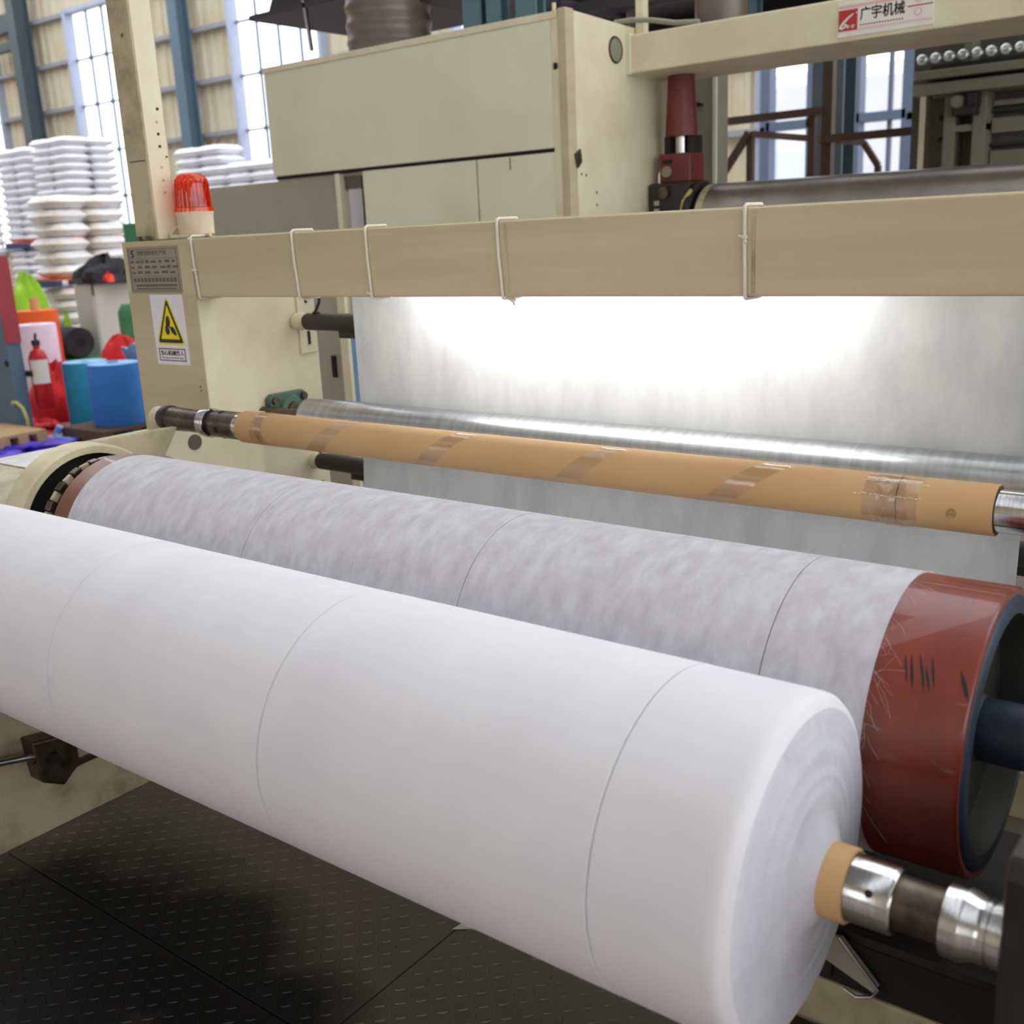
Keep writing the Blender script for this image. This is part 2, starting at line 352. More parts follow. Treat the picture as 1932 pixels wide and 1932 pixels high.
def heap(name, m, c, rx, ry, rz, seed, rough=0.35, n=14, parent=None, flat=True):
    """crumpled cloth heap: lumpy half-dome resting on c"""
    rnd = random.Random(seed); mb = MB(); rows = 7
    ph = [(rnd.uniform(2, 5), rnd.uniform(0, 6), rnd.uniform(1, 4), rnd.uniform(0, 6)) for _ in range(4)]
    vs = []
    for i in range(rows+1):
        e = (PI/2)*i/rows
        for k in range(n*2):
            a = PI*k/n
            w = 1 + rough*sum(math.sin(p*a+q)*math.cos(r*e*2+t) for p, q, r, t in ph)/3 + rnd.uniform(-rough, rough)*0.25
            vs.append((c[0]+rx*math.cos(a)*math.cos(e)*w, c[1]+ry*math.sin(a)*math.cos(e)*w, c[2]+max(0, rz*math.sin(e)*w)))
    N = n*2
    fs = [(i*N+k, i*N+(k+1) % N, (i+1)*N+(k+1) % N, (i+1)*N+k) for i in range(rows) for k in range(N)]
    mb.add(vs, fs, True); mb.add(vs[:N], [tuple(range(N))[::-1]])
    return mb.build(name, m, parent, loc=None if parent else c)

# ================================================================== SETTING
X0, X1, YB, YF, ZC = -36.0, 7.5, 17.0, -9.0, 9.6
struct(MB().box(X0, X1, YF, YB+0.3, -0.2, 0.0).build('floor', 'concrete'))
PURLINS = [0.75, 1.80, 2.95, 4.10, 5.27, 6.40, 7.52, 8.65]
WINS = [(-33.75, -31.0), (-27.05, -24.25), (-20.53, -17.75), (-14.0, -11.2), (-7.65, -5.45), (-1.0, 1.8)]
def corrugated(mb, x0, x1, z0, z1, y):
    """trapezoid-ribbed wall sheet"""
    pts = []; x = x0; pitch = 0.36
    prof = [(0, 0), (0.20, 0), (0.235, -0.045), (0.325, -0.045), (0.36, 0)]
    while x < x1-1e-6:
        for dx, dy in prof[:-1]:
            if x+dx < x1: pts.append((x+dx, y+dy))
        x += pitch
    pts.append((x1, y))
    n = len(pts); vs = [(p[0], p[1], z0) for p in pts] + [(p[0], p[1], z1) for p in pts]
    mb.add(vs, [(i, i+1, n+i+1, n+i) for i in range(n-1)])
WZ0, WZ1 = 1.80, 7.52
wb = MB(); xs = X0
for a, b in WINS:
    corrugated(wb, xs, a, 0, ZC, YB); corrugated(wb, a, b, WZ1, ZC, YB); corrugated(wb, a, b, 0, WZ0, YB); xs = b
corrugated(wb, xs, X1, 0, ZC, YB)
wall_back = struct(wb.build('wall_back', 'wallsheet', weld=False))
for z in PURLINS:
    xs = X0
    for a, b in WINS + [(X1, None)]:
        MB().box(xs+0.02, a-0.02, YB-0.2, YB-0.05, z-0.05, z+0.05).build('purlin', 'purlin', wall_back)
        xs = b
def window(n, a, b, cols, rows, frame='winframe_pale'):
    w = struct(thing('window_%d' % n, None, None, ((a+b)/2, YB, WZ0)))
    m = MB(); t = 0.10
    m.box(a-t, a, YB-0.22, YB+0.05, WZ0-t, WZ1+t); m.box(b, b+t, YB-0.22, YB+0.05, WZ0-t, WZ1+t)
    m.box(a-t, b+t, YB-0.2, YB+0.05, WZ0-t, WZ0); m.box(a-t, b+t, YB-0.2, YB+0.05, WZ1, WZ1+t)
    m.build('window_frame', frame, w)
    dx = (b-a)/cols; zz = [z for z in PURLINS if WZ0-0.01 <= z <= WZ1+0.01]
    for i in range(1, cols): MB().box(a+i*dx-0.018, a+i*dx+0.018, YB-0.05, YB+0.01, WZ0, WZ1).build('glazing_bar', 'winframe', w)
    for z in zz[1:-1]: MB().box(a, b, YB-0.055, YB+0.0, z-0.022, z+0.022).build('glazing_bar', 'winframe', w)
    for i in range(cols):
        for j in range(len(zz)-1):
            MB().box(a+i*dx+0.019, a+(i+1)*dx-0.019, YB-0.022, YB-0.016, zz[j]+0.023, zz[j+1]-0.023).build('pane', 'glass', w)
            if 0 < i and 0 < j:   # cross clips where the bars meet
                MB().prism([(a+i*dx-0.06, zz[j]), (a+i*dx, zz[j]-0.06), (a+i*dx+0.06, zz[j]), (a+i*dx, zz[j]+0.06)], 'y', YB-0.075, YB-0.056).build('bar_clip', 'winframe', w)
for n, (a, b) in enumerate(WINS[:3]): window(n+1, a, b, 4, 5)
# the shop-floor window right of the press: heavy slate frame, two tall lights
def slate_window():
    a, b = WINS[4]; w = struct(thing('window_4', None, None, ((a+b)/2, YB, WZ0))); m = MB()
    for x0, x1 in ((a-0.10, a+0.06), (-6.98, -6.86), (-6.32, -6.14), (b-0.06, b+0.1)): m.box(x0, x1, YB-0.2, YB+0.05, WZ0, WZ1)
    m.box(a, b, YB-0.2, YB+0.05, 2.93, 3.06); m.box(a, b, YB-0.2, YB+0.05, WZ0-0.1, WZ0+0.06); m.box(a, b, YB-0.2, YB+0.05, WZ1-0.06, WZ1+0.1)
    m.build('window_frame', 'winframe', w)
    MB().box(-6.86, -6.32, YB-0.05, YB+0.0, WZ0, WZ1).build('blank_panel', 'dark_column', w)
    MB().box(a-0.22, a-0.1, YB-0.12, YB+0.05, WZ0, WZ1).build('frame_edge', 'winframe_pale', w)
    MB().box(-6.48, -6.32, YB-0.24, YB-0.05, WZ0, WZ1).build('frame_edge', 'winframe_pale', w)
    MB().box(-5.75, -5.70, YB-0.1, YB, WZ0, WZ1).build('glazing_bar', 'winframe', w)
    for x0, x1 in ((a+0.06, -6.98), (-6.14, -5.75), (-5.70, b-0.06)):
        for z0, z1 in ((WZ0+0.06, 2.93), (3.06, WZ1-0.06)):
            MB().box(x0, x1, YB-0.03, YB-0.024, z0, z1).build('pane', 'glass', w)
slate_window()
window(5, *WINS[3], 4, 5); window(6, *WINS[5], 4, 5)
# unseen walls and ceiling; openings and roof gaps shaped to set the light
lw = MB(); lw.box(X0-0.2, X0, YF, YB, 0, ZC); struct(lw.build('wall_left', 'wallsheet'))
rw = MB(); rw.box(X1, X1+0.2, YF, YB, 0, 1.0); rw.box(X1, X1+0.2, YF, YB, 6.5, ZC)
for k in range(6): rw.box(X1, X1+0.2, YF+k*5.2-0.3, YF+k*5.2+0.3, 1.0, 6.5)
struct(rw.build('wall_right', 'wallsheet'))
fw = MB(); fw.box(X0, X1, YF-0.2, YF, 0, 1.2); fw.box(X0, X1, YF-0.2, YF, 5.0, ZC)
for k in range(8): fw.box(X0+k*6.2, X0+k*6.2+4.4, YF-0.2, YF, 1.2, 5.0)
struct(fw.build('wall_front', 'wallsheet'))
ce = MB(); x = X0
while x < X1:
    ce.box(x, min(x+3.6, X1), YF, 3.6, ZC, ZC+0.1); ce.box(x, min(x+0.9, X1), 3.6, YB, ZC, ZC+0.1); x += 4.2
struct(ce.build('ceiling', 'roof'))
# outdoors seen through the windows
struct(MB().box(-120, 90, YB+0.4, 140, -0.6, -0.4).build('ground', 'ground_out'))
ob = thing('warehouse', 'long pale warehouse outside the slate framed window', 'building', (-18, 62, -0.4))
MB().box(-60, 25, 60, 75, -0.4, 8.6).build('wall', 'outside', ob)
MB().prism([(60, 8.6), (75, 8.6), (67.5, 10.2)], 'x', -61, 26).build('roof', 'outside', ob)
for k in range(9): MB().box(-55+k*9, -51+k*9, 59.9, 60.0, 3.2, 5.2).build('window', 'winframe_pale', ob)

# steel columns along the back wall
def column(x, y, w, d, m, label, top=ZC-0.02):
    t = thing('steel_column', label, 'column', (x, y, 0))
    MB().box(x-w/2, x+w/2, y-d/2, y-d/2+0.03, 0, top).build('flange', m, t)
    MB().box(x-w/2, x+w/2, y+d/2-0.03, y+d/2, 0, top).build('flange', m, t)
    MB().box(x-0.02, x+0.02, y-d/2+0.03, y+d/2-0.03, 0, top).build('web_plate', m, t)
    return t
column(-22.02, 16.55, 0.34, 0.34, 'blue_steel', 'blue grey steel column on the back wall right of the cream machine post')
dc = column(-28.75, 16.5, 0.36, 0.45, 'dark_column', 'dark wide steel column left of the first tall window')
MB().box(-30.6, -28.95, 16.4, 16.6, 6.9, 7.1).build('bracket_beam', 'dark_column', dc)
MB().box(-30.2, -28.95, 16.4, 16.6, 7.35, 7.8).build('bracket_plate', 'dark_column', dc)
column(-3.50, 9.0, 0.26, 0.3, 'dark_column', 'dark slate column behind the brown handrail post', 5.2)

# ================================================================== TREAD PLATES
def tread_plate(x0, x1, y0, y1, label):
    t = thing('tread_plate', label, 'floor plate', ((x0+x1)/2, (y0+y1)/2, 0), 'tread plates in front of the winder')
    MB().box(x0, x1, y0, y1, 0.001, 0.008).build('sheet', 'tread', t)
    mb = MB(); p = 0.031; nx = int((x1-x0-0.03)/p); ny = int((y1-y0-0.03)/p)
    for i in range(nx):
        for j in range(ny):
            cx, cy = x0+0.03+i*p, y0+0.03+j*p
            s = 1 if (i+j) % 2 else -1
            dx, dy = 0.7071*0.0125, 0.7071*0.0125*s; ex, ey = -0.7071*0.0032*s, 0.7071*0.0032
            z0, z1 = 0.008, 0.0102
            vs = [(cx-dx, cy-dy, z0), (cx+ex, cy+ey, z0), (cx+dx, cy+dy, z0), (cx-ex, cy-ey, z0),
                  (cx-dx*.6, cy-dy*.6, z1), (cx+ex*.45, cy+ey*.45, z1), (cx+dx*.6, cy+dy*.6, z1), (cx-ex*.45, cy-ey*.45, z1)]
            mb.add(vs, [(0, 1, 5, 4), (1, 2, 6, 5), (2, 3, 7, 6), (3, 0, 4, 7), (4, 5, 6, 7)])
    stuff(mb.build('tread_pattern', 'tread', t, weld=False))
JX, JY = -1.487, 1.168
tread_plate(-2.74, JX-0.002, JY+0.002, 2.3, 'dark tread plate against the cream frame under the front roll')
tread_plate(-2.74, JX-0.002, 0.2, JY-0.002, 'oil blackened tread plate at the lower left corner of the frame')
tread_plate(JX+0.002, 0.0, 0.2, 2.3, 'cleaner grey tread plate right of the floor joint')
sc = MB(); sc.prism([(-1.492, 1.598), (-1.452, 1.628), (-1.452, 1.66), (-1.487, 1.632)], 'z', 0.0105, 0.0115)
tag(sc.build('cloth_scrap', 'signwhite', loc=(-1.47, 1.63, 0.0105)), 'small white cloth scrap on the tread plate by the joint', 'scrap')

# ================================================================== WINDER, LEFT FRAME
FX0, FX1 = -3.157, -2.80           # outer and inner face of the left frame
DY, DZ, DR = 1.49, 0.8815, 0.2087  # drum axis and radius
fr = thing('winder_frame', 'left side frame of the winder, cream cheek plate and upright with a shade-toned front', 'machine frame', (-2.95, 1.9, 0))
MB().box(FX0, FX1, 2.05, 2.053, 1.0, 1.62).build('shaded_column_face', 'tan', fr, 0.001)  # thin tan skin: shade on the cream upright's front put into its colour
MB().box(FX0, FX1, 2.053, 2.53, 0.0, 1.62).build('column', 'cream', fr, 0.004)
side = [(1.08, 0.60), (1.80, 0.60), (1.80, 1.006), (1.52, 1.006)]
for k in range(1, 9):
    a = PI/2 + (PI/2)*k/8; side.append((1.52+0.46*math.cos(a), 0.706+0.30*math.sin(a)))
MB().prism(side, 'x', FX0, -2.648, True).build('side_box', 'dirty_shaded_cream', fr, 0.006)
MB().prism([(FX0+0.002, 1.50), (-2.65, 1.50), (-2.65, 1.79), (-2.80, 1.79), (-2.80, 2.05), (FX0+0.002, 2.05)], 'z', 1.006, 1.0085).build('top_plate', 'worn_plate', fr)
MB().box(-2.79, -2.752, 0.95, 2.45, 0.0, 0.60).build('shaded_lower_cheek', 'dirty_shaded_cream', fr, 0.004)  # cream panel in shadow, darkened through its paint
# inner cheek rising to the shaft bearing
MB().box(FX0, -2.80, 0.95, 2.05, 0.0, 0.60).build('side_box', 'cream', fr, 0.004)
MB().box(FX0, -2.80, 1.80, 2.05, 0.60, 1.004).build('side_box', 'dirty_shaded_cream', fr, 0.004)
MB().box(-2.80, -2.765, 1.70, 2.45, 0.60, 1.062).build('inner_cheek', 'cream', fr, 0.004)
MB().prism([(1.49, 0.90), (1.47, 1.098), (1.62, 1.100), (1.82, 1.094), (1.74, 0.98), (1.70, 0.80)], 'x', -2.668, -2.645).build('ear_plate', 'dirty_shaded_cream', fr, 0.004)
MB().cyl((-2.765, 1.955, 1.013), (-2.761, 1.955, 1.013), 0.024, 24).build('cheek_hole', 'inkgrey', fr)
# ring guard round the drum end
rg = MB(); rg.lathe((-2.66, DY, DZ), (1, 0, 0), [(0, 0.224), (0.068, 0.224), (0.078, 0.218), (0.078, 0.200), (0.0, 0.200)], 64, False, False)
rg.build('ring_guard', 'ringpaint', fr)
MB().lathe((-2.64, DY, DZ), (1, 0, 0), [(0, 0.0), (0.0, 0.2005)], 48, False, False).build('guard_back', 'dark', fr)
# slotted bearing plates at the back edge of the upright
for z0, z1 in ((1.225, 1.445), (0.70, 0.90)):
    pz = MB().box(-2.80, -2.792, 2.445, 2.522, z0, z1).build('slot_plate', 'cream', fr, 0.002)
    MB().box(-2.792, -2.789, 2.478, 2.488, z0+0.03, z0+0.075).build('slot', 'dark', pz)
    MB().box(-2.792, -2.789, 2.478, 2.488, z1-0.05, z1-0.01).build('slot', 'dark', pz)
# nameplate and warning sign on the upright
NX, NZ = -3.132, 1.459
npl = MB().box(NX, -2.862, 2.0475, 2.0498, NZ, 1.603).build('nameplate', 'plate', fr, 0.0006)
bd = MB()
for x0, x1, z0, z1 in ((NX+.008, -2.87, 1.5945, 1.596), (NX+.008, -2.87, 1.4655, 1.467), (NX+.008, NX+.0095, 1.4655, 1.596), (-2.8715, -2.87, 1.4655, 1.596), (NX+.01, -2.872, 1.5665, 1.5675), (NX+.01, -2.872, 1.5115, 1.5125)):
    bd.box(x0, x1, 2.0465, 2.0474, z0, z1)
bd.build('border_line', 'inkgrey', npl)
glyphs('S', 'blueink', npl, 'emblem', NX+.022, 2.0468, 1.571, 0.016, 0.021, 0.0004, 0.0, 0.0006)
glyphs('塑料无纺布生产线', 'inkgrey', npl, 'lettering', NX+.055, 2.0468, 1.576, 0.155, 0.015, 0.0004, 0.0)
rows = MB(); rnd = random.Random(3)
for z in (1.553, 1.5365, 1.520):           # rows of worn, unreadable data fields
    x = NX+.016
    while x < -2.885:
        w = rnd.uniform(0.012, 0.03); rows.box(x, x+w, 2.0465, 2.0474, z, z+0.008*rnd.uniform(.7, 1.1)); x += w+rnd.uniform(0.006, 0.02)
x = NX+.02
while x < -2.885: rows.box(x, x+0.013, 2.0465, 2.0474, 1.494, 1.507); x += 0.0195
x = NX+.03
while x < -2.89: rows.box(x, x+0.007, 2.0465, 2.0474, 1.480, 1.487); x += 0.0105
x = NX+.03
while x < -2.89: rows.box(x, x+0.005, 2.0465, 2.0474, 1.471, 1.475); x += 0.008
rows.build('worn_lettering', 'inkgrey', npl)
WX, WZ, WW, WH = -3.039, 1.233, 0.170, 0.221
ws = plabel(MB().box(WX, WX+WW, 2.048, 2.0498, WZ, WZ+WH).build('warning_sign', 'white', fr), 'white warning sticker with yellow triangle')
def tri(s, cx, cz, r=0.0):
    return [(cx-0.0735*s, cz-0.058*s), (cx+0.0735*s, cz-0.058*s), (cx, cz+0.0735*s)]
def rtri(cx, z0, hw, h, r):
    """triangle with rounded corners"""
    P = [Vector((cx-hw, z0)), Vector((cx+hw, z0)), Vector((cx, z0+h))]; out = []
    for i in range(3):
        a, b, c = P[i-1], P[i], P[(i+1) % 3]
        d1 = (a-b).normalized(); d2 = (c-b).normalized()
        for k in range(5):
            t = k/4; out.append(b + d1*r*(1-t)**2 + d2*r*t**2)
    return [(p.x, p.y) for p in out]
tcx = WX+0.0865
MB().prism(rtri(tcx, 1.297, 0.076, 0.156, 0.02), 'y', 2.0472, 2.0479).build('triangle', 'yellow', ws)
MB().prism(rtri(tcx, 1.303, 0.066, 0.139, 0.012), 'y', 2.0466, 2.0471).build('triangle_border', 'ink', ws)
MB().prism(rtri(tcx, 1.3145, 0.0495, 0.107, 0.002), 'y', 2.0460, 2.0465).build('triangle_field', 'yellow', ws)
fan = MB()
def blade(cx, cz, ang, L, W):
    pts = []
    for k in range(16):
        t = 2*PI*k/16; u = L*0.5*math.cos(t); v = W*0.5*math.sin(t)*(1-0.25*math.cos(t))
        pts.append((cx+u*math.cos(ang)-v*math.sin(ang), cz+u*math.sin(ang)+v*math.cos(ang)))
    fan.prism(pts, 'y', 2.0454, 2.0459)
blade(tcx-0.003, 1.372, PI/2-0.1, 0.034, 0.023); blade(tcx-0.011, 1.344, PI/2+0.2, 0.032, 0.021)
blade(tcx+0.022, 1.340, -0.75, 0.036, 0.019)
fan.prism([(tcx-0.006, 1.357), (tcx-0.003, 1.361), (tcx+0.014, 1.349), (tcx+0.011, 1.344)], 'y', 2.0454, 2.0459)
fan.build('fan_symbol', 'ink', ws)
bx = MB(); a0, a1, b0, b1 = WX+0.015, WX+WW-0.017, 1.245, 1.285
for q in ((a0, a1, b0, b0+.003), (a0, a1, b1-.003, b1), (a0, a0+.003, b0, b1), (a1-.003, a1, b0, b1)): bx.box(q[0], q[1], 2.0472, 2.0479, q[2], q[3])
bx.build('text_frame', 'ink', ws)
glyphs('当心机械伤人', 'ink', ws, 'lettering', a0+0.008, 2.0475, 1.2625, a1-a0-0.016, 0.0165, 0.0004, 0.0, 0.0003)
glyphs('Warning mechanical injury', 'inkgrey', ws, 'lettering', a0+0.010, 2.0475, 1.2515, a1-a0-0.02, 0.0065, 0.0007)
MB().box(-2.835, -2.828, 2.0485, 2.0498, 1.165, 1.170).build('paint_chip', 'inkgrey', fr)
MB().box(-2.833, -2.828, 2.0485, 2.0498, 1.152, 1.158).build('paint_chip', 'inkgrey', fr)
# right hand frame (outside the picture, carries the beam and shafts)
rf = thing('winder_frame', 'right side frame of the winder carrying beam and rollers', 'machine frame', (0.12, 1.9, 0))
MB().box(0.0, 0.30, 2.06, 2.53, 0.0, 1.62).build('column', 'cream', rf, 0.004)
MB().prism([(1.0, 0.0), (2.06, 0.0), (2.06, 1.05), (1.45, 1.05), (1.25, 0.75), (1.05, 0.6)], 'x', 0.02, 0.28).build('side_box', 'cream', rf, 0.006)
# roll arms that hold the front shaft
ra = thing('roll_arm', 'dark steel arm plate at the right end of the front shaft', 'machine arm', (-0.15, 1.06, 0.4))
MB().prism([(0.975, 0.42), (1.45, 0.30), (1.45, 0.62), (1.20, 0.97), (1.16, 1.0), (0.99, 1.0), (0.975, 0.98)], 'x', -0.19, -0.12).build('arm_plate', 'darksteel', ra, 0.006)
MB().box(-0.12, 0.03, 1.22, 1.40, 0.34, 0.56).build('pivot_block', 'darksteel', ra, 0.004)
rl_ = thing('roll_arm', 'dark steel arm plate at the left end of the front shaft', 'machine arm', (-2.62, 1.06, 0.4))
MB().prism([(0.975, 0.62), (1.30, 0.36), (1.42, 0.42), (1.20, 0.90), (1.16, 0.93), (0.99, 0.93), (0.975, 0.91)], 'x', -2.645, -2.605).build('arm_plate', 'darksteel', rl_, 0.005)
MB().cyl((-2.77, 1.34, 0.44), (-2.645, 1.34, 0.44), 0.045, 24).build('pivot_pin', 'oilsteel', rl_)
# lower cross members
lc = thing('cross_member', 'dirty cream box beam low down under the front roll', 'machine beam', (-1.4, 1.38, 0.44))
MB().box(-2.645, 0.02, 1.30, 1.45, 0.44, 0.522).build('box_beam', 'dirty_shaded_cream', lc, 0.006)
MB().box(-2.645, 0.02, 1.27, 1.30, 0.425, 0.44).build('lip', 'oilsteel', lc)
tr = thing('shade_tray', 'added dark tray filling in the shade between front roll and drum', 'tray', (-1.4, 1.5, 0.524))
MB().box(-2.64, 0.01, 1.30, 1.72, 0.523, 0.60).build('tray_body', 'dark', tr, 0.004)  # added dark body, stands in for the shade below the drum
MB().bar((-2.64, 1.31, 0.607), (0.01, 1.31, 0.607), 0.014, 0.014).build('tray_rim', 'darksteel', tr)
rc = thing('cross_member', 'cream box beam low down behind the red drum', 'machine beam', (-1.4, 2.52, 0.2))
MB().box(-2.752, 0.0, 2.46, 2.60, 0.205, 0.33).build('box_beam', 'cream', rc, 0.006)
MB().box(-2.752, 0.0, 2.47, 2.59, 0.12, 0.204).build('grey_sole', 'grey_cream', rc, 0.004)
gp = MB(); gp.box(-2.752, 0.02, 1.95, 2.05, 0.1, 0.16); gp.build('tie_bar', 'darksteel', rc)
bk = thing('guide_bracket', 'thin bent bracket under the shaft beside the roll end', 'bracket', (-0.45, 1.28, 0.5))
MB().prism([(-0.50, 0.60), (-0.455, 0.612), (-0.40, 0.555), (-0.405, 0.54), (-0.50, 0.575)], 'y', 1.288, 1.293).build('plate', 'grey_cream', bk)
MB().tube([(-0.458, 1.286, 0.612), (-0.40, 1.286, 0.55), (-0.408, 1.286, 0.535), (-0.43, 1.286, 0.525), (-0.45, 1.288, 0.53)], 0.0025).build('wire_edge', 'steel', bk)
MB().box(-0.49, -0.47, 1.293, 1.30, 0.535, 0.60).build('tab', 'darksteel', bk)

# pneumatic cylinder and bracket on the lower cheek
pc = thing('air_cylinder', 'thin steel rod in an oily bracket low on the cream cheek', 'cylinder', (-2.70, 1.3, 0.2))
MB().cyl((-2.705, 0.80, 0.375), (-2.705, 1.28, 0.262), 0.010, 16).build('rod', 'steel', pc)
MB().prism([(1.26, 0.315), (1.35, 0.30), (1.385, 0.275), (1.385, 0.20), (1.33, 0.155), (1.27, 0.19)], 'x', -2.75, -2.68).build('clevis', 'oilsteel', pc, 0.006)
MB().cyl((-2.68, 1.31, 0.25), (-2.668, 1.31, 0.25), 0.018, 6).build('pin', 'darksteel', pc)
MB().cyl((-2.705, 1.262, 0.266), (-2.705, 1.284, 0.261), 0.022, 18).build('collar', 'oilsteel', pc)
MB().box(-2.752, -2.735, 1.385, 1.70, 0.165, 0.18).build('rail', 'oilsteel', pc)

# ================================================================== FRONT ROLL (finished fabric on its core)
RY, RZ, RR = 1.070, 0.8515, 0.212
RC = 0.044
CUTS = [-2.42, -2.300, -1.732, -1.164, -0.595, -0.428]
fro = thing('fabric_roll', 'large front roll of white nonwoven fabric with slit lines', 'fabric roll', (-1.42, RY, RZ-RR))
for i in range(len(CUTS)-1):
    a, b = CUTS[i], CUTS[i+1]; g = 0.0007 if i > 1 else 0.0002; e = 0.0008 if i > 1 else 0.0004
    rr = RR + (0.0, 0.0004, 0.0, 0.0004, 0.0)[i]
    prof = [(a+g, rr-0.006), (a+g, rr-0.0008), (a+g+e, rr), (a+g+e+0.003, rr), (b-g-e-0.003, rr), (b-g-e, rr), (b-g, rr-0.0012), (b-g, rr-0.006)]
    if i == 4:
        prof = [(a+g, rr-0.006), (a+g, rr-0.0012), (a+g+e, rr), (a+g+e+0.003, rr), (b-0.026, rr), (b-0.020, rr-0.0002), (b-0.010, rr-0.0015), (b-0.003, rr-0.007), (b+0.002, rr-0.018)]
    if i == 0:
        prof = [(a, rr-0.05), (a+0.004, rr-0.012), (a+0.02, rr-0.003), (a+0.05, rr), (a+0.055, rr)] + prof[4:]
    s = MB(); s.lathe((0, RY, RZ), (1, 0, 0), prof, 128, i == 0, False)
    s.build('roll_segment', 'cloth', fro)
s = MB()
for x in CUTS[1:-1]: s.lathe((0, RY, RZ), (1, 0, 0), [(x-0.004, RR-0.005), (x+0.004, RR-0.005)], 96, False, False)
s.build('slit_seam', 'seam', fro)
# wound end, slightly coned with soft uneven layers
s = MB(); n = 96; rings = []; rnd = random.Random(11)
rad = [RR-0.018 - (RR-0.018-RC)*k/26 for k in range(27)]
off = [rnd.uniform(-0.0016, 0.0016) for _ in rad]; off[0] = 0
vs = []
for k, r in enumerate(rad):
    t = k/26
    for j in range(n):
        a = 2*PI*j/n
        xo = -0.426 + 0.020*t**1.2 + off[k]*(0.6+0.4*math.sin(a*2+k)) + (0.012*t*t*math.exp(-((r-RC)/0.02)**2))
        vs.append((xo, RY+r*math.cos(a), RZ+r*math.sin(a)))
fs = [(k*n+j, k*n+(j+1) % n, (k+1)*n+(j+1) % n, (k+1)*n+j) for k in range(26) for j in range(n)]
s.add(vs, fs, True); s.build('roll_end', 'cloth_end', fro)
ct = MB(); ct.lathe((0, RY, RZ), (1, 0, 0), [(-2.40, RC), (-0.368, RC), (-0.366, RC-0.002), (-0.366, 0.0395), (-0.40, 0.0395)], 48, False, False)
plabel(ct.build('core_tube', 'card', fro), 'brown cardboard core end')
# winding shaft through it
sh = thing('winding_shaft', 'stepped steel shaft sticking out of the front roll core', 'shaft', (-0.3, RY, RZ))
def lx(prof, y, z, n=40, m='chrome', name='collar', parent=None, caps=True):
    b = MB(); b.lathe((0, y, z), (1, 0, 0), prof, n, caps, caps); return b.build(name, m, parent)
lx([(-2.66, 0.03), (-0.40, 0.03), (-0.40, 0.0385), (-0.318, 0.0385), (-0.314, 0.036), (-0.314, 0.031)], RY, RZ, m='chrome', name='chuck_sleeve', parent=sh)
lx([(-0.314, 0.0305), (-0.262, 0.0305)], RY, RZ, m='oilsteel', name='neck', parent=sh)
lx([(-0.264, 0.036), (-0.262, 0.0395), (-0.244, 0.0405), (-0.242, 0.0405), (-0.228, 0.0352), (-0.222, 0.0352)], RY, RZ, m='chrome', name='collar', parent=sh)
lx([(-0.222, 0.0352), (-0.217, 0.0352), (-0.2165, 0.0332), (-0.2135, 0.0332), (-0.213, 0.0352), (-0.2015, 0.0352), (-0.201, 0.0334), (-0.1985, 0.0334), (-0.198, 0.0352), (-0.15, 0.0352)], RY, RZ, m='chrome', name='journal', parent=sh)
for a in (0.55,):
    MB().cyl((-0.338, RY-0.0385*math.cos(a)*1.0, RZ+0.0385*math.sin(a)), (-0.338, RY-0.0388*math.cos(a), RZ+0.0388*math.sin(a)), 0.0045, 14).build('screw_hole', 'dark', sh)
# torn film strip and fibres hanging by the roll end
sf = MB()
for k in range(60):
    a = rnd.uniform(-0.3, 2.0); p = Vector((-0.436, DY-0.212*math.cos(a), DZ+0.212*math.sin(a)))
    pts = [p]; d = Vector((rnd.uniform(0.001, 0.006), rnd.uniform(-0.003, 0.0), rnd.uniform(-0.006, 0.003)))
    for j in range(4):
        d = d + Vector((rnd.uniform(-0.004, 0.004), rnd.uniform(-0.003, 0.001), rnd.uniform(-0.006, 0.004))); pts.append(pts[-1]+d)
    for q in pts:
        rr = math.hypot(q.y-DY, q.z-DZ); k2 = 0.2125/rr if rr < 0.2125 else 1
        q.y = DY+(q.y-DY)*k2; q.z = DZ+(q.z-DZ)*k2
    sf.tube(pts, 0.00008, 3)
fib = stuff(sf.build('loose_fibres', 'fuzz'))
tag(fib, 'loose white fibres along the fabric edge on the red drum', 'fibres')

# ================================================================== RED DRUM WITH THE WEB RUNNING OVER IT
dr = thing('drive_drum', 'red rubber covered drum with dark end disc behind the front roll', 'roller', (-1.42, DY, DZ-DR))
lx([(-2.494, 0.160), (-2.494, 0.182), (-2.452, DR), (-0.316, DR), (-0.312, DR-0.003), (-0.312, 0.197)], DY, DZ, 96, 'rubber', 'rubber_cover', dr, False)
lx([(-2.486, 0.05), (-2.486, 0.160), (-2.455, 0.165)], DY, DZ, 64, 'oilsteel', 'end_disc', dr, False)
lx([(-0.312, 0.1975), (-0.308, 0.192), (-0.308, 0.172)], DY, DZ, 64, 'navy', 'end_rim', dr, False)
lx([(-0.308, 0.172), (-0.352, 0.164), (-0.362, 0.10), (-0.355, 0.06), (-0.33, 0.043)], DY, DZ, 64, 'disc', 'end_disc', dr, False)
lx([(-0.335, 0.046), (0.02, 0.046)], DY, DZ, 40, 'navy', 'journal', dr)
lx([(-2.645, 0.05), (-2.49, 0.05)], DY, DZ, 32, 'darksteel', 'journal', dr)
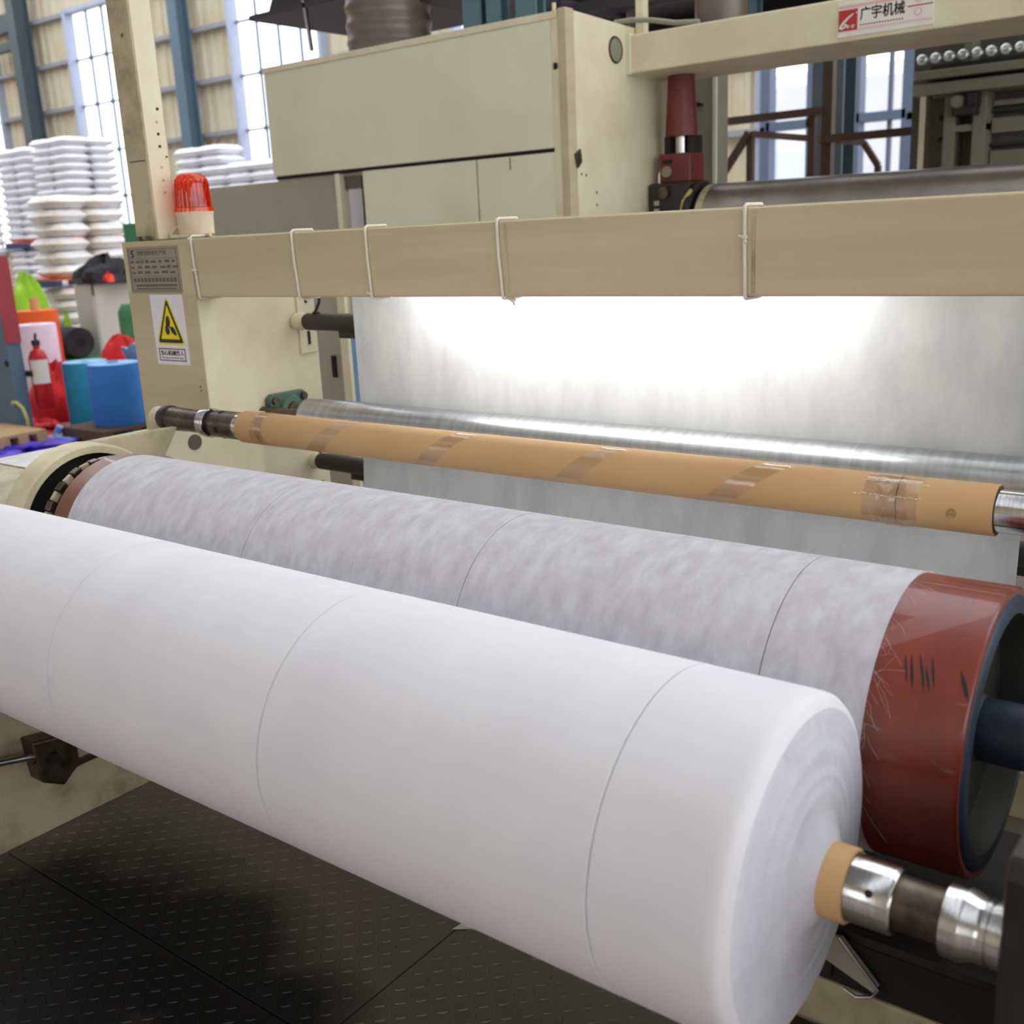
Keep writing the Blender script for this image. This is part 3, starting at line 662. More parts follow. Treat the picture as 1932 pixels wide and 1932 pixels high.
# smears on the rubber
sm = MB(); rnd = random.Random(5)
def smear(x, a, w, L):
    pts = []
    for k in range(7):
        t = k/6; an = a - L*t
        pts.append((x+0.012*t, an, w*(1-abs(2*t-1))**0.6))
    vs = []
    for px, an, hw in pts:
        for sg in (-1, 1):
            r = DR+0.0005; vs.append((px+sg*hw, DY-r*math.cos(an), DZ+r*math.sin(an)))
    sm.add(vs, [(2*k, 2*k+1, 2*k+3, 2*k+2) for k in range(6)])
for k in range(7): smear(-0.405+k*0.006+rnd.uniform(-.003, .003), 0.80+rnd.uniform(-.04, .04), 0.0016, 0.16+rnd.uniform(0, .06))
for k in range(3): smear(-0.332+k*0.003, 0.78-0.02*k, 0.0015, 0.16)
sm.build('black_smear', 'ink', dr)
# drive chain ring beside the drum
chn = thing('drive_chain', 'greasy chain round the sprocket at the left drum end', 'chain', (-2.53, DY, DZ-0.18))
lx([(-2.56, 0.05), (-2.56, 0.168), (-2.535, 0.176), (-2.495, 0.172), (-2.495, 0.05)], DY, DZ, 56, 'darksteel', 'sprocket', chn, False)
N = 44

for i in range(N):
    a = 2*PI*i/N; ty = Vector((0, -math.sin(a), math.cos(a))); nr = Vector((0, math.cos(a), math.sin(a)))
    if nr.z < -0.3 or nr.y > 0.75: continue
    c = Vector((-2.512, DY, DZ)) + nr*0.189
    lm = MB().obox(c, (0.006 if i % 2 else 0.012, 0, 0), ty*0.0125, nr*0.0085)
    lm.build('chain_link', 'dirty_shaded_cream' if i % 2 else 'oilsteel', chn, 0.002)
# the web
web = thing('fabric_web', 'white nonwoven web hanging behind the beam and wrapping the drum', 'fabric web', (-1.42, 2.33, 0.7))
WXL, WXR = -2.405, -0.475
SY, SZ, SR = 2.262, 1.052, 0.062     # bright guide roller
def ribbon(path, x0, x1, nx, thick, xs=None):
    mb = MB(); n = len(path); vs = []
    rnd = random.Random(2)
    for off in (0, 1):
        for i, (y, z) in enumerate(path):
            a = Vector(path[min(i+1, n-1)]) - Vector(path[max(i-1, 0)]); a.normalize(); nrm = Vector((-a.y, a.x))
            for k in range(nx+1):
                t = k/nx; xx = x0+(x1-x0)*t
                w = 0.0015*math.sin(xx*9+z*5)*math.sin(PI*min(1, i/6)) if off < 2 else 0
                vs.append((xx, y+nrm.x*thick*off+w, z+nrm.y*thick*off))
    W = nx+1
    for o in (0, n*W):
        mb.add(vs, [(o+i*W+k, o+i*W+k+1, o+(i+1)*W+k+1, o+(i+1)*W+k) for i in range(n-1) for k in range(nx)], True)
    mb2 = MB(); mb2.v = mb.v[:len(vs)]; mb2.f = [[q % len(vs) for q in f] for f in mb.f]; mb2.smooth = mb.smooth
    e = []
    for i in range(n-1):
        e.append([i*W, (i+1)*W, n*W+(i+1)*W, n*W+i*W]); e.append([i*W+nx, (i+1)*W+nx, n*W+(i+1)*W+nx, n*W+i*W+nx])
    mb2.f += e; mb2.smooth += [False]*len(e)
    return mb2
path = [(2.95, 1.46), (2.60, 1.53), (2.42, 1.566), (2.385, 1.568), (2.35, 1.556), (2.33, 1.53), (2.326, 1.48), (2.326, 1.42)]
path += [(2.326+0.0*k, 1.42-0.045*k) for k in range(1, 9)]
path += [(2.326, 1.03), (2.322, 0.97), (2.316, 0.9), (2.31, 0.82), (2.305, 0.74), (2.30, 0.66), (2.28, 0.60)]
path += [(2.10, 0.56), (1.9, 0.60), (1.70, 0.655)]
ribbon(path, WXL, WXR, 60, 0.0008).build('hanging_sheet', 'web', web)
DC = [-2.388, -2.295, -1.734, -1.152, -0.592, -0.438]
for i in range(5):
    a, b = DC[i], DC[i+1]
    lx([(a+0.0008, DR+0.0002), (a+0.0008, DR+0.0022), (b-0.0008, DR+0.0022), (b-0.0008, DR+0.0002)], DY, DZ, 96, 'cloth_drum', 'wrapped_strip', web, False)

# ================================================================== SECOND SHAFT WITH AN EMPTY TUBE
TY, TZ = 1.846, 1.109
tb = thing('cardboard_tube', 'long brown cardboard tube with clear tape above the drum', 'tube', (-1.4, TY, TZ))
lx([(-2.360, 0.0385), (-2.366, 0.040), (-2.366, 0.0428), (-2.364, 0.044), (-0.416, 0.044), (-0.4145, 0.0425), (-0.4145, 0.0395), (-0.45, 0.0392)], TY, TZ, 56, 'card', 'tube_body', tb, False)
lx([(-0.4142, 0.0425), (-0.4142, 0.0372)], TY, TZ, 56, 'carddark', 'tube_rim', tb, False)
def tape(x0, x1, a0, a1, w, twist=0.0, r=0.0446, crease=0.0, seed=0):
    """strip of tape lying on the tube from angle a0 to a1 while running from x0 to x1"""
    rn = random.Random(seed); mb = MB(); n = 22; m = 7; vs = []
    for i in range(n+1):
        t = i/n; a = a0+(a1-a0)*t; x = x0+(x1-x0)*t
        for k in range(m):
            s_ = (k/(m-1)-0.5)*w; rr = r+rn.uniform(0, crease)
            vs.append((x+s_, TY-rr*math.cos(a), TZ+rr*math.sin(a)))
    mb.add(vs, [(i*m+k, i*m+k+1, (i+1)*m+k+1, (i+1)*m+k) for i in range(n) for k in range(m-1)], True)
    o = mb.build('clear_tape', 'tape', tb); return o
def tube_x(px_frac): return -2.36 + px_frac
for k, xc in enumerate((-2.00, -1.62, -1.22, -0.86)):
    tape(xc-0.085, xc+0.085, -1.25, 1.75, 0.062, seed=k, crease=0.0004)
tape(-2.29, -2.26, -1.4, 1.8, 0.045, seed=8, crease=0.0012); tape(-2.25, -2.28, -1.4, 1.8, 0.03, seed=9, crease=0.0015)
tape(-0.585, -0.580, -1.4, 1.9, 0.095, seed=10, crease=0.0015, r=0.0448)
tape(-0.570, -0.590, -1.4, 1.9, 0.05, seed=12, crease=0.0025, r=0.0452)
sj = MB(); sj.lathe((0, TY, TZ), (1, 0, 0), [(-0.5725, 0.0443), (-0.5705, 0.0443)], 48, False, False); sj.build('tube_joint', 'carddark', tb)
cr_ = MB(); rn2 = random.Random(4)
for an, x0, x1 in ((0.95, -0.635, -0.525), (0.35, -0.645, -0.53), (-1.05, -0.635, -0.53)):     # broken tape creases, their highlights painted on in white
    x = x0
    while x < x1:
        L = rn2.uniform(0.003, 0.012); a1 = an+rn2.uniform(-.03, .03); a2 = an+rn2.uniform(-.03, .03)
        cr_.tube([(x, TY-0.0455*math.cos(a1), TZ+0.0455*math.sin(a1)), (x+L, TY-0.0455*math.cos(a2), TZ+0.0455*math.sin(a2))], rn2.uniform(0.0004, 0.0010), 4); x += L+rn2.uniform(0.0, 0.006)
for j in range(5):
    x = -0.615+0.014*j; sl = rn2.uniform(-.012, .012)
    cr_.tube([(x+sl*k/6+0.003*math.sin(k*0.9+j*2), TY-0.0454*math.cos(-1.1+k*0.17), TZ+0.0454*math.sin(-1.1+k*0.17)) for k in range(7)], 0.00022, 4)
cr_.build('tape_crease_glint', 'signwhite', tb)
MB().cyl((-0.478, TY-0.0438*math.cos(-0.05), TZ-0.0438*math.sin(0.05)), (-0.478, TY-0.0444, TZ-0.0022), 0.0085, 16).build('stamp_mark', 'stamp', tb)
s2 = thing('spare_shaft', 'steel shaft carrying the empty cardboard tube across the frame', 'shaft', (-1.4, TY, TZ-0.03))
lx([(-2.40, 0.0365), (-0.20, 0.0365), (-0.20, 0.03), (0.03, 0.03)], TY, TZ, 48, 'chrome', 'shaft_body', s2)
lx([(-2.49, 0.0385), (-2.392, 0.0385), (-2.392, 0.0360)], TY, TZ, 40, 'oilsteel', 'chuck_sleeve', s2)
lx([(-2.512, 0.030), (-2.49, 0.030)], TY, TZ, 32, 'darksteel', 'groove', s2)
lx([(-2.545, 0.034), (-2.545, 0.0415), (-2.538, 0.0425), (-2.516, 0.0425), (-2.511, 0.040), (-2.511, 0.03)], TY, TZ, 40, 'chrome', 'collar', s2)
lx([(-2.70, 0.0345), (-2.672, 0.0345), (-2.60, 0.0325), (-2.545, 0.0345)], TY, TZ, 40, 'oilsteel', 'journal', s2)
lx([(-2.745, 0.024), (-2.742, 0.034), (-2.722, 0.038), (-2.705, 0.038), (-2.70, 0.0345)], TY, TZ, 40, 'darksteel', 'collar', s2)
lx([(-2.785, 0.028), (-2.775, 0.033), (-2.742, 0.03)], TY, TZ, 28, 'plastic', 'end_plug', s2)
for a in (-0.25, 1.3, -1.5):
    MB().cyl((-2.455, TY-0.0383*math.cos(a), TZ+0.0383*math.sin(a)), (-2.455, TY-0.0388*math.cos(a), TZ+0.0388*math.sin(a)), 0.009, 16).build('screw_hole', 'dark', s2)
# cradle that carries it
cd = MB(); cd.prism([(1.83, 1.03), (1.862, 1.03), (1.868, 1.078), (1.846, 1.069), (1.824, 1.078)], 'x', -2.765, -2.735); cd.build('shaft_cradle', 'cream', fr, 0.003)

# ================================================================== GUIDE ROLLERS
gr = thing('guide_roller', 'bright steel guide roller in front of the hanging web', 'roller', (-1.4, SY, SZ-SR))
lx([(-2.575, SR-0.004), (-2.571, SR), (-0.06, SR), (-0.056, SR-0.004)], SY, SZ, 64, 'steel', 'roller_body', gr)
lx([(-2.80, 0.022), (-2.57, 0.022)], SY, SZ, 24, 'oilsteel', 'journal', gr)
lx([(-0.06, 0.022), (0.02, 0.022)], SY, SZ, 24, 'oilsteel', 'journal', gr)
fb = thing('flange_bearing', 'green cast flange bearing bolted to the cream upright', 'bearing', (-2.79, 2.35, 1.0))
by, bz = 2.352, 1.052
MB().prism([(by-0.082, bz+0.045), (by-0.066, bz+0.058), (by+0.066, bz+0.058), (by+0.082, bz+0.045), (by+0.082, bz-0.045), (by+0.066, bz-0.058), (by-0.066, bz-0.058), (by-0.082, bz-0.045)], 'x', -2.80, -2.772).build('flange', 'greencast', fb, 0.004)
lx([(-2.772, 0.05), (-2.755, 0.045), (-2.752, 0.03)], by, bz, 32, 'greencast', 'hub', fb, True)
lx([(-2.752, 0.028), (-2.742, 0.026)], by, bz, 24, 'oilsteel', 'insert', fb)
for dy in (-0.062, 0.062):
    for dz in (-0.038, 0.038):
        lx([(-2.772, 0.013), (-2.760, 0.013)], by+dy, bz+dz, 6, 'oilsteel', 'bolt', fb)
def idler(z, y, label):
    t = thing('idler_roller', label, 'roller', (-1.4, y, z-0.03))
    lx([(-2.735, 0.02), (-2.73, 0.028), (-2.60, 0.0285), (-0.1, 0.0285)], y, z, 32, 'blackrubber', 'roller_body', t)
    MB().box(-2.59, -0.2, y+0.0, y+0.05, z-0.052, z-0.012).build('guard_bar', 'blackrubber', t, 0.004)
    lx([(-2.792, 0.020), (-2.785, 0.027), (-2.762, 0.029), (-2.735, 0.026)], y, z, 24, 'cream', 'end_cap', t)
    lx([(-0.1, 0.02), (0.02, 0.02)], y, z, 16, 'oilsteel', 'journal', t)
idler(1.337, 2.43, 'black idler roller just under the beam at the web edge')
idler(0.862, 2.43, 'lower black idler roller below the cardboard tube')
hk = MB(); hk.tube([(-2.66, 2.432, 1.45), (-2.668, 2.43, 1.40), (-2.683, 2.425, 1.372), (-2.69, 2.42, 1.364)], 0.005, 8)
hk.tube([(-2.683, 2.425, 1.372), (-2.667, 2.425, 1.363)], 0.005, 8)
tag(hk.build('black_cable', 'blackrubber', loc=(-2.68, 2.43, 1.37)), 'short black cable dropping onto the upper idler roller', 'cable')

# ================================================================== CROSS BEAM, TIES, LAMP, BEACON
BY0, BY1, BZ0, BZ1 = 2.048, 2.118, 1.446, 1.622
cb = thing('cross_beam', 'long tan painted beam across the front of the winder', 'beam', (-1.4, 2.08, BZ0))
MB().box(-2.787, 0.1, BY0, BY1, BZ0, BZ1).build('beam_body', 'tan', cb, 0.006, 3)
MB().box(-2.787, 0.1, BY1, BY1+0.004, BZ0+0.004, BZ1+0.003).build('back_lip', 'cream', cb)
wm = MB()
for x in (-0.955, -1.585): wm.box(x-0.004, x+0.004, BY0-0.0012, BY0+0.001, BZ0+0.006, BZ1-0.006)
wm.build('weld_mark', 'dirty_shaded_cream', cb)
lampf = thing('tube_light', 'lit fluorescent tube fixed behind the tan beam', 'lamp', (-1.45, 2.15, 1.49))
MB().box(-2.14, -0.82, 2.123, 2.165, 1.505, 1.54).build('fitting', 'signwhite', lampf, 0.003)
MB().cyl((-2.10, 2.158, 1.488), (-0.86, 2.158, 1.488), 0.013, 16).build('glowing_tube', 'fluor', lampf)
for x in (-2.115, -0.845): MB().box(x-0.012, x+0.012, 2.14, 2.176, 1.472, 1.51).build('lamp_holder', 'signwhite', lampf)
def tie(x, dx, kz, ky, label, low=False):
    t = thing('string_tie', label, 'string', (x, 2.08, BZ0))
    o = 0.004; y0, y1 = BY0-o, BY1+0.008; z0, z1 = BZ0-o, BZ1+o+0.002
    P = [(x+dx, y0, z0+0.003), (x+dx*0.6, y0, z0+0.06), (x+dx*0.15, y0, z0+0.10), (x, y0, z1-0.004), (x, y0+0.008, z1), (x, y1-0.004, z1), (x, y1, z1-0.006), (x+dx, y1, z0+0.004), (x+dx, y1-0.006, z0), (x+dx, y0+0.006, z0), (x+dx, y0, z0+0.003)]
    MB().tube(P, 0.0038, 8).build('loop', 'string', t)
    kx = x+dx*(1-(kz-z0)/(z1-z0)) if not low else x+dx+0.02
    k = MB(); k.lathe((kx, ky, kz-0.006), (0, 0, 1), [(0, 0.001), (0.003, 0.007), (0.008, 0.007), (0.012, 0.001)], 10)
    k.tube([(kx, ky, kz), (kx-0.012, ky-0.003, kz+0.002)], 0.0028, 6); k.tube([(kx, ky, kz), (kx+0.006, ky-0.004, kz-0.012)], 0.0026, 6)
    k.build('knot', 'string', t)
tie(-2.785, 0.012, 1.528, BY0-0.006, 'white string round the beam where it meets the upright')
tie(-2.331, 0.010, BZ0-0.008, BY0+0.01, 'white string round the beam above the black idler roller end', True)
tie(-2.044, 0.006, 1.456, BY0-0.006, 'white string round the beam at the left edge of the web')
tie(-1.607, 0.008, BZ0-0.008, BY0+0.01, 'white string round the beam in front of the cabinet corner', True)
tie(-0.973, 0.002, 1.565, BY0-0.006, 'white string round the beam below the big grey roll end')
# beacon
LX, LY, LZ = -2.96, 2.20, 1.622
be = thing('beacon_light', 'red warning beacon on a yellowed base atop the upright', 'lamp', (LX, LY, LZ))
z = MB(); z.lathe((LX, LY, LZ+0.012), (0, 0, 1), [(0, 0.052), (0.002, 0.056), (0.060, 0.058), (0.064, 0.060), (0.070, 0.060)], 40); z.build('base', 'plastic', be)
z = MB(); z.lathe((LX, LY, LZ+0.082), (0, 0, 1), [(0, 0.0615), (0.012, 0.061), (0.014, 0.057), (0.085, 0.0545), (0.100, 0.050), (0.112, 0.040), (0.118, 0.026), (0.120, 0.0)], 48, False, False); z.build('lens', 'lens', be)
z = MB()
for k in range(20):
    a = 2*PI*k/20; z.bar((LX+0.0535*math.cos(a), LY+0.0535*math.sin(a), LZ+0.097), (LX+0.050*math.cos(a), LY+0.050*math.sin(a), LZ+0.180), 0.005, 0.003)
z.build('lens_ribs', 'lensrib', be)
z = MB(); z.lathe((LX+0.01, LY-0.006, LZ+0.115), (0.6, -0.75, 0.25), [(0, 0.008), (0.006, 0.024), (0.016, 0.032), (0.018, 0.031), (0.008, 0.022)], 28, True, False); z.build('reflector', 'chromeknob', be)
z = MB(); z.box(LX-0.012, LX+0.012, LY-0.034, LY-0.030, LZ+0.10, LZ+0.165); z.build('bulb_shield', 'signwhite', be)
for dx, m in ((-0.018, 'paleblue'), (0.02, 'greenpaint'), (0.045, 'ink')): MB().cyl((LX+dx, LY-0.035, LZ), (LX+dx, LY-0.035, LZ+0.013), 0.008, 12).build('foot', m, be)
MB().cyl((LX-0.085, LY, LZ+0.085), (LX-0.058, LY, LZ+0.085), 0.007, 12).build('side_stud', 'plastic', be)
MB().tube([(LX-0.055, LY-0.01, LZ+0.045), (LX-0.068, LY-0.03, LZ+0.034), (LX-0.06, LY-0.055, LZ+0.016), (LX-0.03, LY-0.075, LZ+0.008), (LX+0.02, LY-0.09, LZ+0.007), (LX+0.10, LY-0.095, LZ+0.007), (LX+0.20, LY-0.10, LZ+0.008)], 0.0055, 8).build('cable', 'plastic', be)
# post on top of the upright
po = thing('channel_post', 'tall cream channel post with bolt holes standing on the upright', 'post', (-3.09, 2.14, 1.622))
PX0, PX1, PY0, PY1, PT = -3.147, -3.034, 2.10, 2.185, 3.2
MB().box(PX0, PX1, PY0, PY1, 1.622, PT).build('post_body', 'dirty_shaded_cream', po, 0.004)
MB().box(PX1, PX1+0.0016, PY0+0.006, PY1-0.006, 1.625, PT-0.01).build('lit_side_face', 'cream', po)  # paler skin: light from the right put into this side's colour
def hole(y, z, r, m='dark', sq=False):
    if sq: MB().box(PX1+0.0014, PX1+0.0026, y-r, y+r, z-r, z+r).build('bolt_hole', m, po)
    else: lx([(PX1+0.0014, r), (PX1+0.0026, r*0.95)], y, z, 14, m, 'bolt_hole', po)
for (y, z_) in ((2.160, 2.02), (2.152, 1.945), (2.152, 1.908)): hole(y, z_, 0.0042, sq=True)
hole(2.172, 1.877, 0.003, sq=True)
for (y, z_) in ((2.152, 1.98), (2.15, 1.845), (2.15, 1.805), (2.15, 1.768)): hole(y, z_, 0.0048, 'dirty_shaded_cream')
MB().box(PX0+0.02, PX1-0.01, PY0-0.001, PY0+0.001, 1.864, 1.867).build('weld_line', 'dark', po)
MB().cyl((-3.08, PY0-0.0008, 2.235), (-3.08, PY0+0.001, 2.235), 0.006, 12).build('bolt_hole', 'oilsteel', po)
for x in (-3.11, -3.06): MB().cyl((x, 2.085, 1.622), (x, 2.085, 1.636), 0.010, 6).build('anchor_bolt', 'oilsteel', po)
kb = thing('black_box', 'small black switch box between the cream post and the beacon', 'switch box', (-3.0, 2.215, 1.622))
MB().box(-3.03, -2.985, 2.235, 2.285, 1.622, 1.70).build('box_body', 'dark', kb, 0.006)
MB().cyl((-3.005, 2.225, 1.632), (-3.005, 2.236, 1.632), 0.010, 16).build('ring_screw', 'steel', kb)

# ================================================================== PRESS CABINET BEHIND
HY = 4.38; HXL, HXR = -5.10, -2.98; HZT = 2.555; HZM = 1.957
ca = thing('press_cabinet', 'big pale cream cabinet of the press behind the beam', 'cabinet', (-4.0, 4.8, 0))
MB().box(HXL, HXR-0.09, HY, HY+0.05, HZM+0.012, HZT-0.02).build('upper_panel', 'cream_pale', ca, 0.004)
MB().box(HXL-0.005, HXR-0.05, HY-0.006, HY+0.03, HZT-0.02, HZT+0.012).build('top_trim', 'cream', ca, 0.003)
MB().box(HXL, HXR-0.09, HY+0.02, HY+0.06, HZM-0.005, HZM+0.012).build('gap_strip', 'dark', ca)
MB().box(HXR-0.09, HXR-0.047, HY-0.002, HY+0.05, 0.0, HZT+0.012).build('corner_strip', 'cream', ca, 0.004)
MB().box(HXR-0.045, HXR+0.0, HY-0.008, HY+0.06, 0.0, HZT+0.02).build('corner_post', 'tan', ca, 0.004)
MB().box(-4.37, -3.563, HY+0.004, HY+0.04, 0.0, HZM-0.006).build('door', 'cream_pale', ca, 0.003)
MB().box(-3.553, HXR-0.09, HY+0.004, HY+0.04, 0.0, HZM-0.006).build('door', 'cream_pale', ca, 0.003)
MB().box(-3.563, -3.553, HY+0.02, HY+0.04, 0.0, HZM-0.006).build('door_gap', 'dark', ca)
MB().box(-3.345, -3.341, HY+0.001, HY+0.005, HZM-0.07, HZM-0.012).build('scratch', 'greengrey_dark', ca)
MB().box(HXL-0.0, -4.60, HY+0.03, HY+0.07, 0.0, HZM-0.004).build('door', 'grey_cream', ca, 0.003)
MB().box(-4.60, -4.565, HY+0.012, HY+0.085, 0.0, HZM-0.004).build('door_edge', 'cream', ca, 0.003)
MB().box(-4.56, -4.37, HY+0.05, HY+0.10, HZM-0.09, HZM-0.02).build('lintel', 'greengrey_dark', ca)
MB().box(-4.42, -4.37, HY+0.04, HY+0.20, 0.0, HZM-0.03).build('jamb', 'dark', ca)
MB().box(HXL-0.68, HXL-0.006, HY+0.05, HY+0.09, 0.0, 1.945).build('lower_screen', 'grey_cream', ca, 0.003)
sp = [(HY+0.06, 0.0), (5.22, 0.0), (5.21, 1.85), (5.28, 1.94), (5.36, 2.30), (5.43, HZT-0.02), (HY+0.06, HZT+0.012)]
MB().prism(sp, 'x', HXR-0.03, HXR).build('side_panel', 'cream', ca, 0.003)
MB().box(HXL, HXR-0.03, HY+0.06, 5.35, HZT-0.03, HZT).build('roof_panel', 'cream', ca)
MB().box(HXL, HXL+0.03, HY+0.05, 5.35, HZM, HZT-0.03).build('side_panel', 'cream', ca)
g = MB(); g.lathe((HXR, 4.80, 2.43), (1, 0, 0), [(0, 0.064), (0.006, 0.060), (0.006, 0.055), (-0.012, 0.052)], 32, False, False); g.build('sight_ring', 'darksteel', ca)
lx([(HXR-0.01, 0.056), (HXR+0.003, 0.054)], 4.80, 2.43, 32, 'greygreen', 'sight_glass', ca)
for (y, z_) in ((4.47, 1.845), (4.51, 1.840), (4.60, 1.76), (4.60, 1.70)): lx([(HXR-0.005, 0.006), (HXR+0.0015, 0.006)], y, z_, 12, 'dark', 'screw_hole', ca)
lx([(HXR-0.07, 0.011), (HXR-0.055, 0.011)], HY-0.005, 2.33, 12, 'dark', 'latch_hole', ca)
MB().box(HXR-0.078, HXR-0.06, HY-0.0045, HY-0.001, 2.315, 2.345).build('latch_hole', 'dark', ca)
MB().prism([(HY+0.03, 1.935), (HY+0.075, 1.96), (HY+0.085, 1.90), (HY+0.05, 1.87)], 'x', HXR, HXR+0.012).build('hinge', 'oilsteel', ca, 0.003)
MB().cyl((-3.06, HY+0.02, HZT+0.012), (-3.06, HY+0.02, HZT+0.05), 0.010, 10).build('top_pin', 'cream', ca)

# yoke beam with the maker's sign
yb = thing('press_yoke', 'thick cream yoke beam of the press with a red and white sign', 'beam', (-1.2, 5.1, 2.327))
MB().box(HXR, 1.4, 4.90, 5.42, 2.327, 2.505).build('yoke_body', 'cream', yb, 0.008)
MB().box(HXR-0.004, HXR+0.028, 4.893, 5.42, 2.322, 2.512).build('end_plate', 'cream_pale', yb, 0.003)
SX0, SX1, SZ0, SZ1 = -1.898, -1.490, 2.346, 2.486; YS = 4.893
sg = plabel(MB().box(SX0, SX1, YS, 4.90, SZ0, SZ1).build('maker_sign', 'signwhite', yb, 0.001), 'white sign with red emblem and black characters')
MB().box(SX0+0.004, SX0+0.088, YS-0.0012, YS-0.0002, SZ0+0.024, SZ1-0.032).build('emblem_field', 'signred', sg)
em = MB()
def stroke(pts, ws, y):
    P = [Vector(p) for p in pts]; vs = []
    for i, p in enumerate(P):
        d = (P[min(i+1, len(P)-1)]-P[max(i-1, 0)]).normalized(); nn = Vector((-d.y, d.x))*ws[i]/2
        for q in (p+nn, p-nn):
            vs.append((q.x, y, q.y)); vs.append((q.x, y+0.0006, q.y))
    fs = []
    for i in range(len(P)-1):
        a = i*4; b = a+4; fs += [(a, b, b+2, a+2), (a+1, a+3, b+3, b+1), (a, a+1, b+1, b), (a+2, b+2, b+3, a+3)]
    em.add(vs, fs)
ex, ez = SX0+0.004, SZ0+0.024
stroke([(ex+.066, ez+.066), (ex+.046, ez+.053), (ex+.026, ez+.036), (ex+.012, ez+.022), (ex+.008, ez+.013), (ex+.016, ez+.011), (ex+.028, ez+.015), (ex+.034, ez+.022)], [.004, .008, .010, .010, .011, .009, .007, .005], YS-0.002)
stroke([(ex+.024, ez+.024), (ex+.032, ez+.026), (ex+.040, ez+.020), (ex+.040, ez+.010)], [.004, .006, .006, .007], YS-0.002)
stroke([(ex+.048, ez+.021), (ex+.048, ez+.016), (ex+.044, ez+.010)], [.003, .003, .003], YS-0.002)
stroke([(ex+.056, ez+.019), (ex+.074, ez+.019)], [.003, .003], YS-0.002); stroke([(ex+.058, ez+.012), (ex+.070, ez+.012)], [.005, .005], YS-0.002)
stroke([(ex+.078, ez+.066), (ex+.080, ez+.070)], [.006, .006], YS-0.002)
em.build('emblem', 'signwhite', sg)
glyphs('广宇机械', 'ink', sg, 'lettering', SX0+0.099, YS-0.0008, SZ0+0.058, 0.190, 0.052, 0.0004, 0.0, 0.0010)
tl = MB(); x = SX0+0.10
while x < SX0+0.285: tl.box(x, x+0.0062, YS-0.001, YS-0.0002, SZ0+0.037, SZ0+0.0425); x += 0.0118
tl.build('small_lettering', 'ink', sg)
rl = MB()
rl.box(SX0+0.30, SX1-0.004, YS-0.001, YS-0.0002, SZ0+0.080, SZ0+0.085); rl.build('red_rule', 'signred', sg)
pl = MB(); pl.box(SX0+0.004, SX1-0.004, YS-0.001, YS-0.0002, SZ1-0.026, SZ1-0.014); pl.box(SX0+0.004, SX1-0.004, YS-0.001, YS-0.0002, SZ0+0.020, SZ0+0.0225); pl.box(SX0+0.09, SX1-0.004, YS-0.001, YS-0.0002, SZ0+0.0255, SZ0+0.028)
pl.build('pale_rule', 'signpink', sg)
for dz in (0.058, 0.108):
    r_ = MB(); r_.lathe((SX0+0.345, YS-0.0012, SZ0+dz), (0, 1, 0), [(0, 0.016), (0, 0.0115)], 24, False, False); r_.build('pale_ring', 'signpink', sg)
# press roll, cylinder, bearing, rear column
cr = thing('press_roll', 'big grey steel press roll above the tan beam', 'roller', (-0.6, 5.2, 1.35))
lx([(-2.67, 0.20), (-2.66, 0.218), (1.2, 0.218)], 5.2, 1.565, 72, 'rollsteel', 'roll_body', cr)
lx([(-2.72, 0.235), (-2.70, 0.24), (-2.685, 0.225)], 5.2, 1.565, 48, 'darksteel', 'end_ring', cr)
lx([(-2.655, 0.2185), (-2.62, 0.2185)], 5.2, 1.565, 72, 'dirty_shaded_cream', 'edge_band', cr, False)
hc = thing('hydraulic_cylinder', 'oxide red hydraulic cylinder under the cream yoke', 'cylinder', (-2.83, 5.2, 1.83))
MB().cyl((-2.835, 5.2, 2.03), (-2.835, 5.2, 2.325), 0.085, 40, 0.068).build('barrel', 'redcyl', hc)
MB().cyl((-2.835, 5.2, 1.945), (-2.835, 5.2, 2.03), 0.035, 24).build('rod', 'chrome', hc)
for dx in (-0.068, 0.07): MB().box(-2.835+dx-0.018, -2.835+dx+0.018, 5.17, 5.26, 1.945, 2.03).build('spacer', 'darksteel', hc)
MB().box(-2.925, -2.745, 5.12, 5.28, 1.80, 1.945).build('clevis', 'redcyl', hc, 0.008)
MB().box(-2.90, -2.845, 5.115, 5.121, 1.895, 1.915).build('clevis_slot', 'dark', hc)
MB().cyl((-2.875, 5.105, 1.855), (-2.875, 5.12, 1.855), 0.028, 16).build('clevis_pin', 'greygreen', hc)
bb = thing('bearing_block', 'greasy black bearing block at the left end of the press roll', 'bearing', (-2.85, 5.2, 1.3))
MB().box(-2.97, -2.73, 5.08, 5.34, 0.0, 1.80).build('block', 'darkgear', bb, 0.015)
MB().cyl((-2.87, 5.065, 1.62), (-2.87, 5.08, 1.62), 0.045, 20).build('cover', 'oilsteel', bb)
MB().cyl((-2.87, 5.06, 1.75), (-2.87, 5.08, 1.75), 0.03, 16).build('cover', 'oilsteel', bb)
for z_ in (1.70, 1.66): MB().box(-2.93, -2.90, 5.07, 5.081, z_-0.012, z_+0.012).build('grease_fitting', 'steel', bb)
MB().tube([(-2.76, 5.04, 1.62), (-2.735, 5.03, 1.70), (-2.69, 5.03, 1.755)], 0.010, 8).build('cable', 'hose', bb)
rp = thing('press_column', 'grey green rear column beside the red cylinder', 'column', (-3.05, 5.9, 0))
MB().box(-3.16, -2.99, 5.85, 6.05, 0, 2.6).build('column_body', 'greygreen', rp, 0.006)
MB().box(-2.985, -2.965, 5.84, 5.86, 0, 2.6).build('edge_angle', 'cream_pale', rp)
MB().prism([(-3.11, 2.27), (-3.05, 2.25), (-3.05, 2.235), (-3.11, 2.24)], 'y', 5.83, 5.85).build('clip', 'dark', rp)

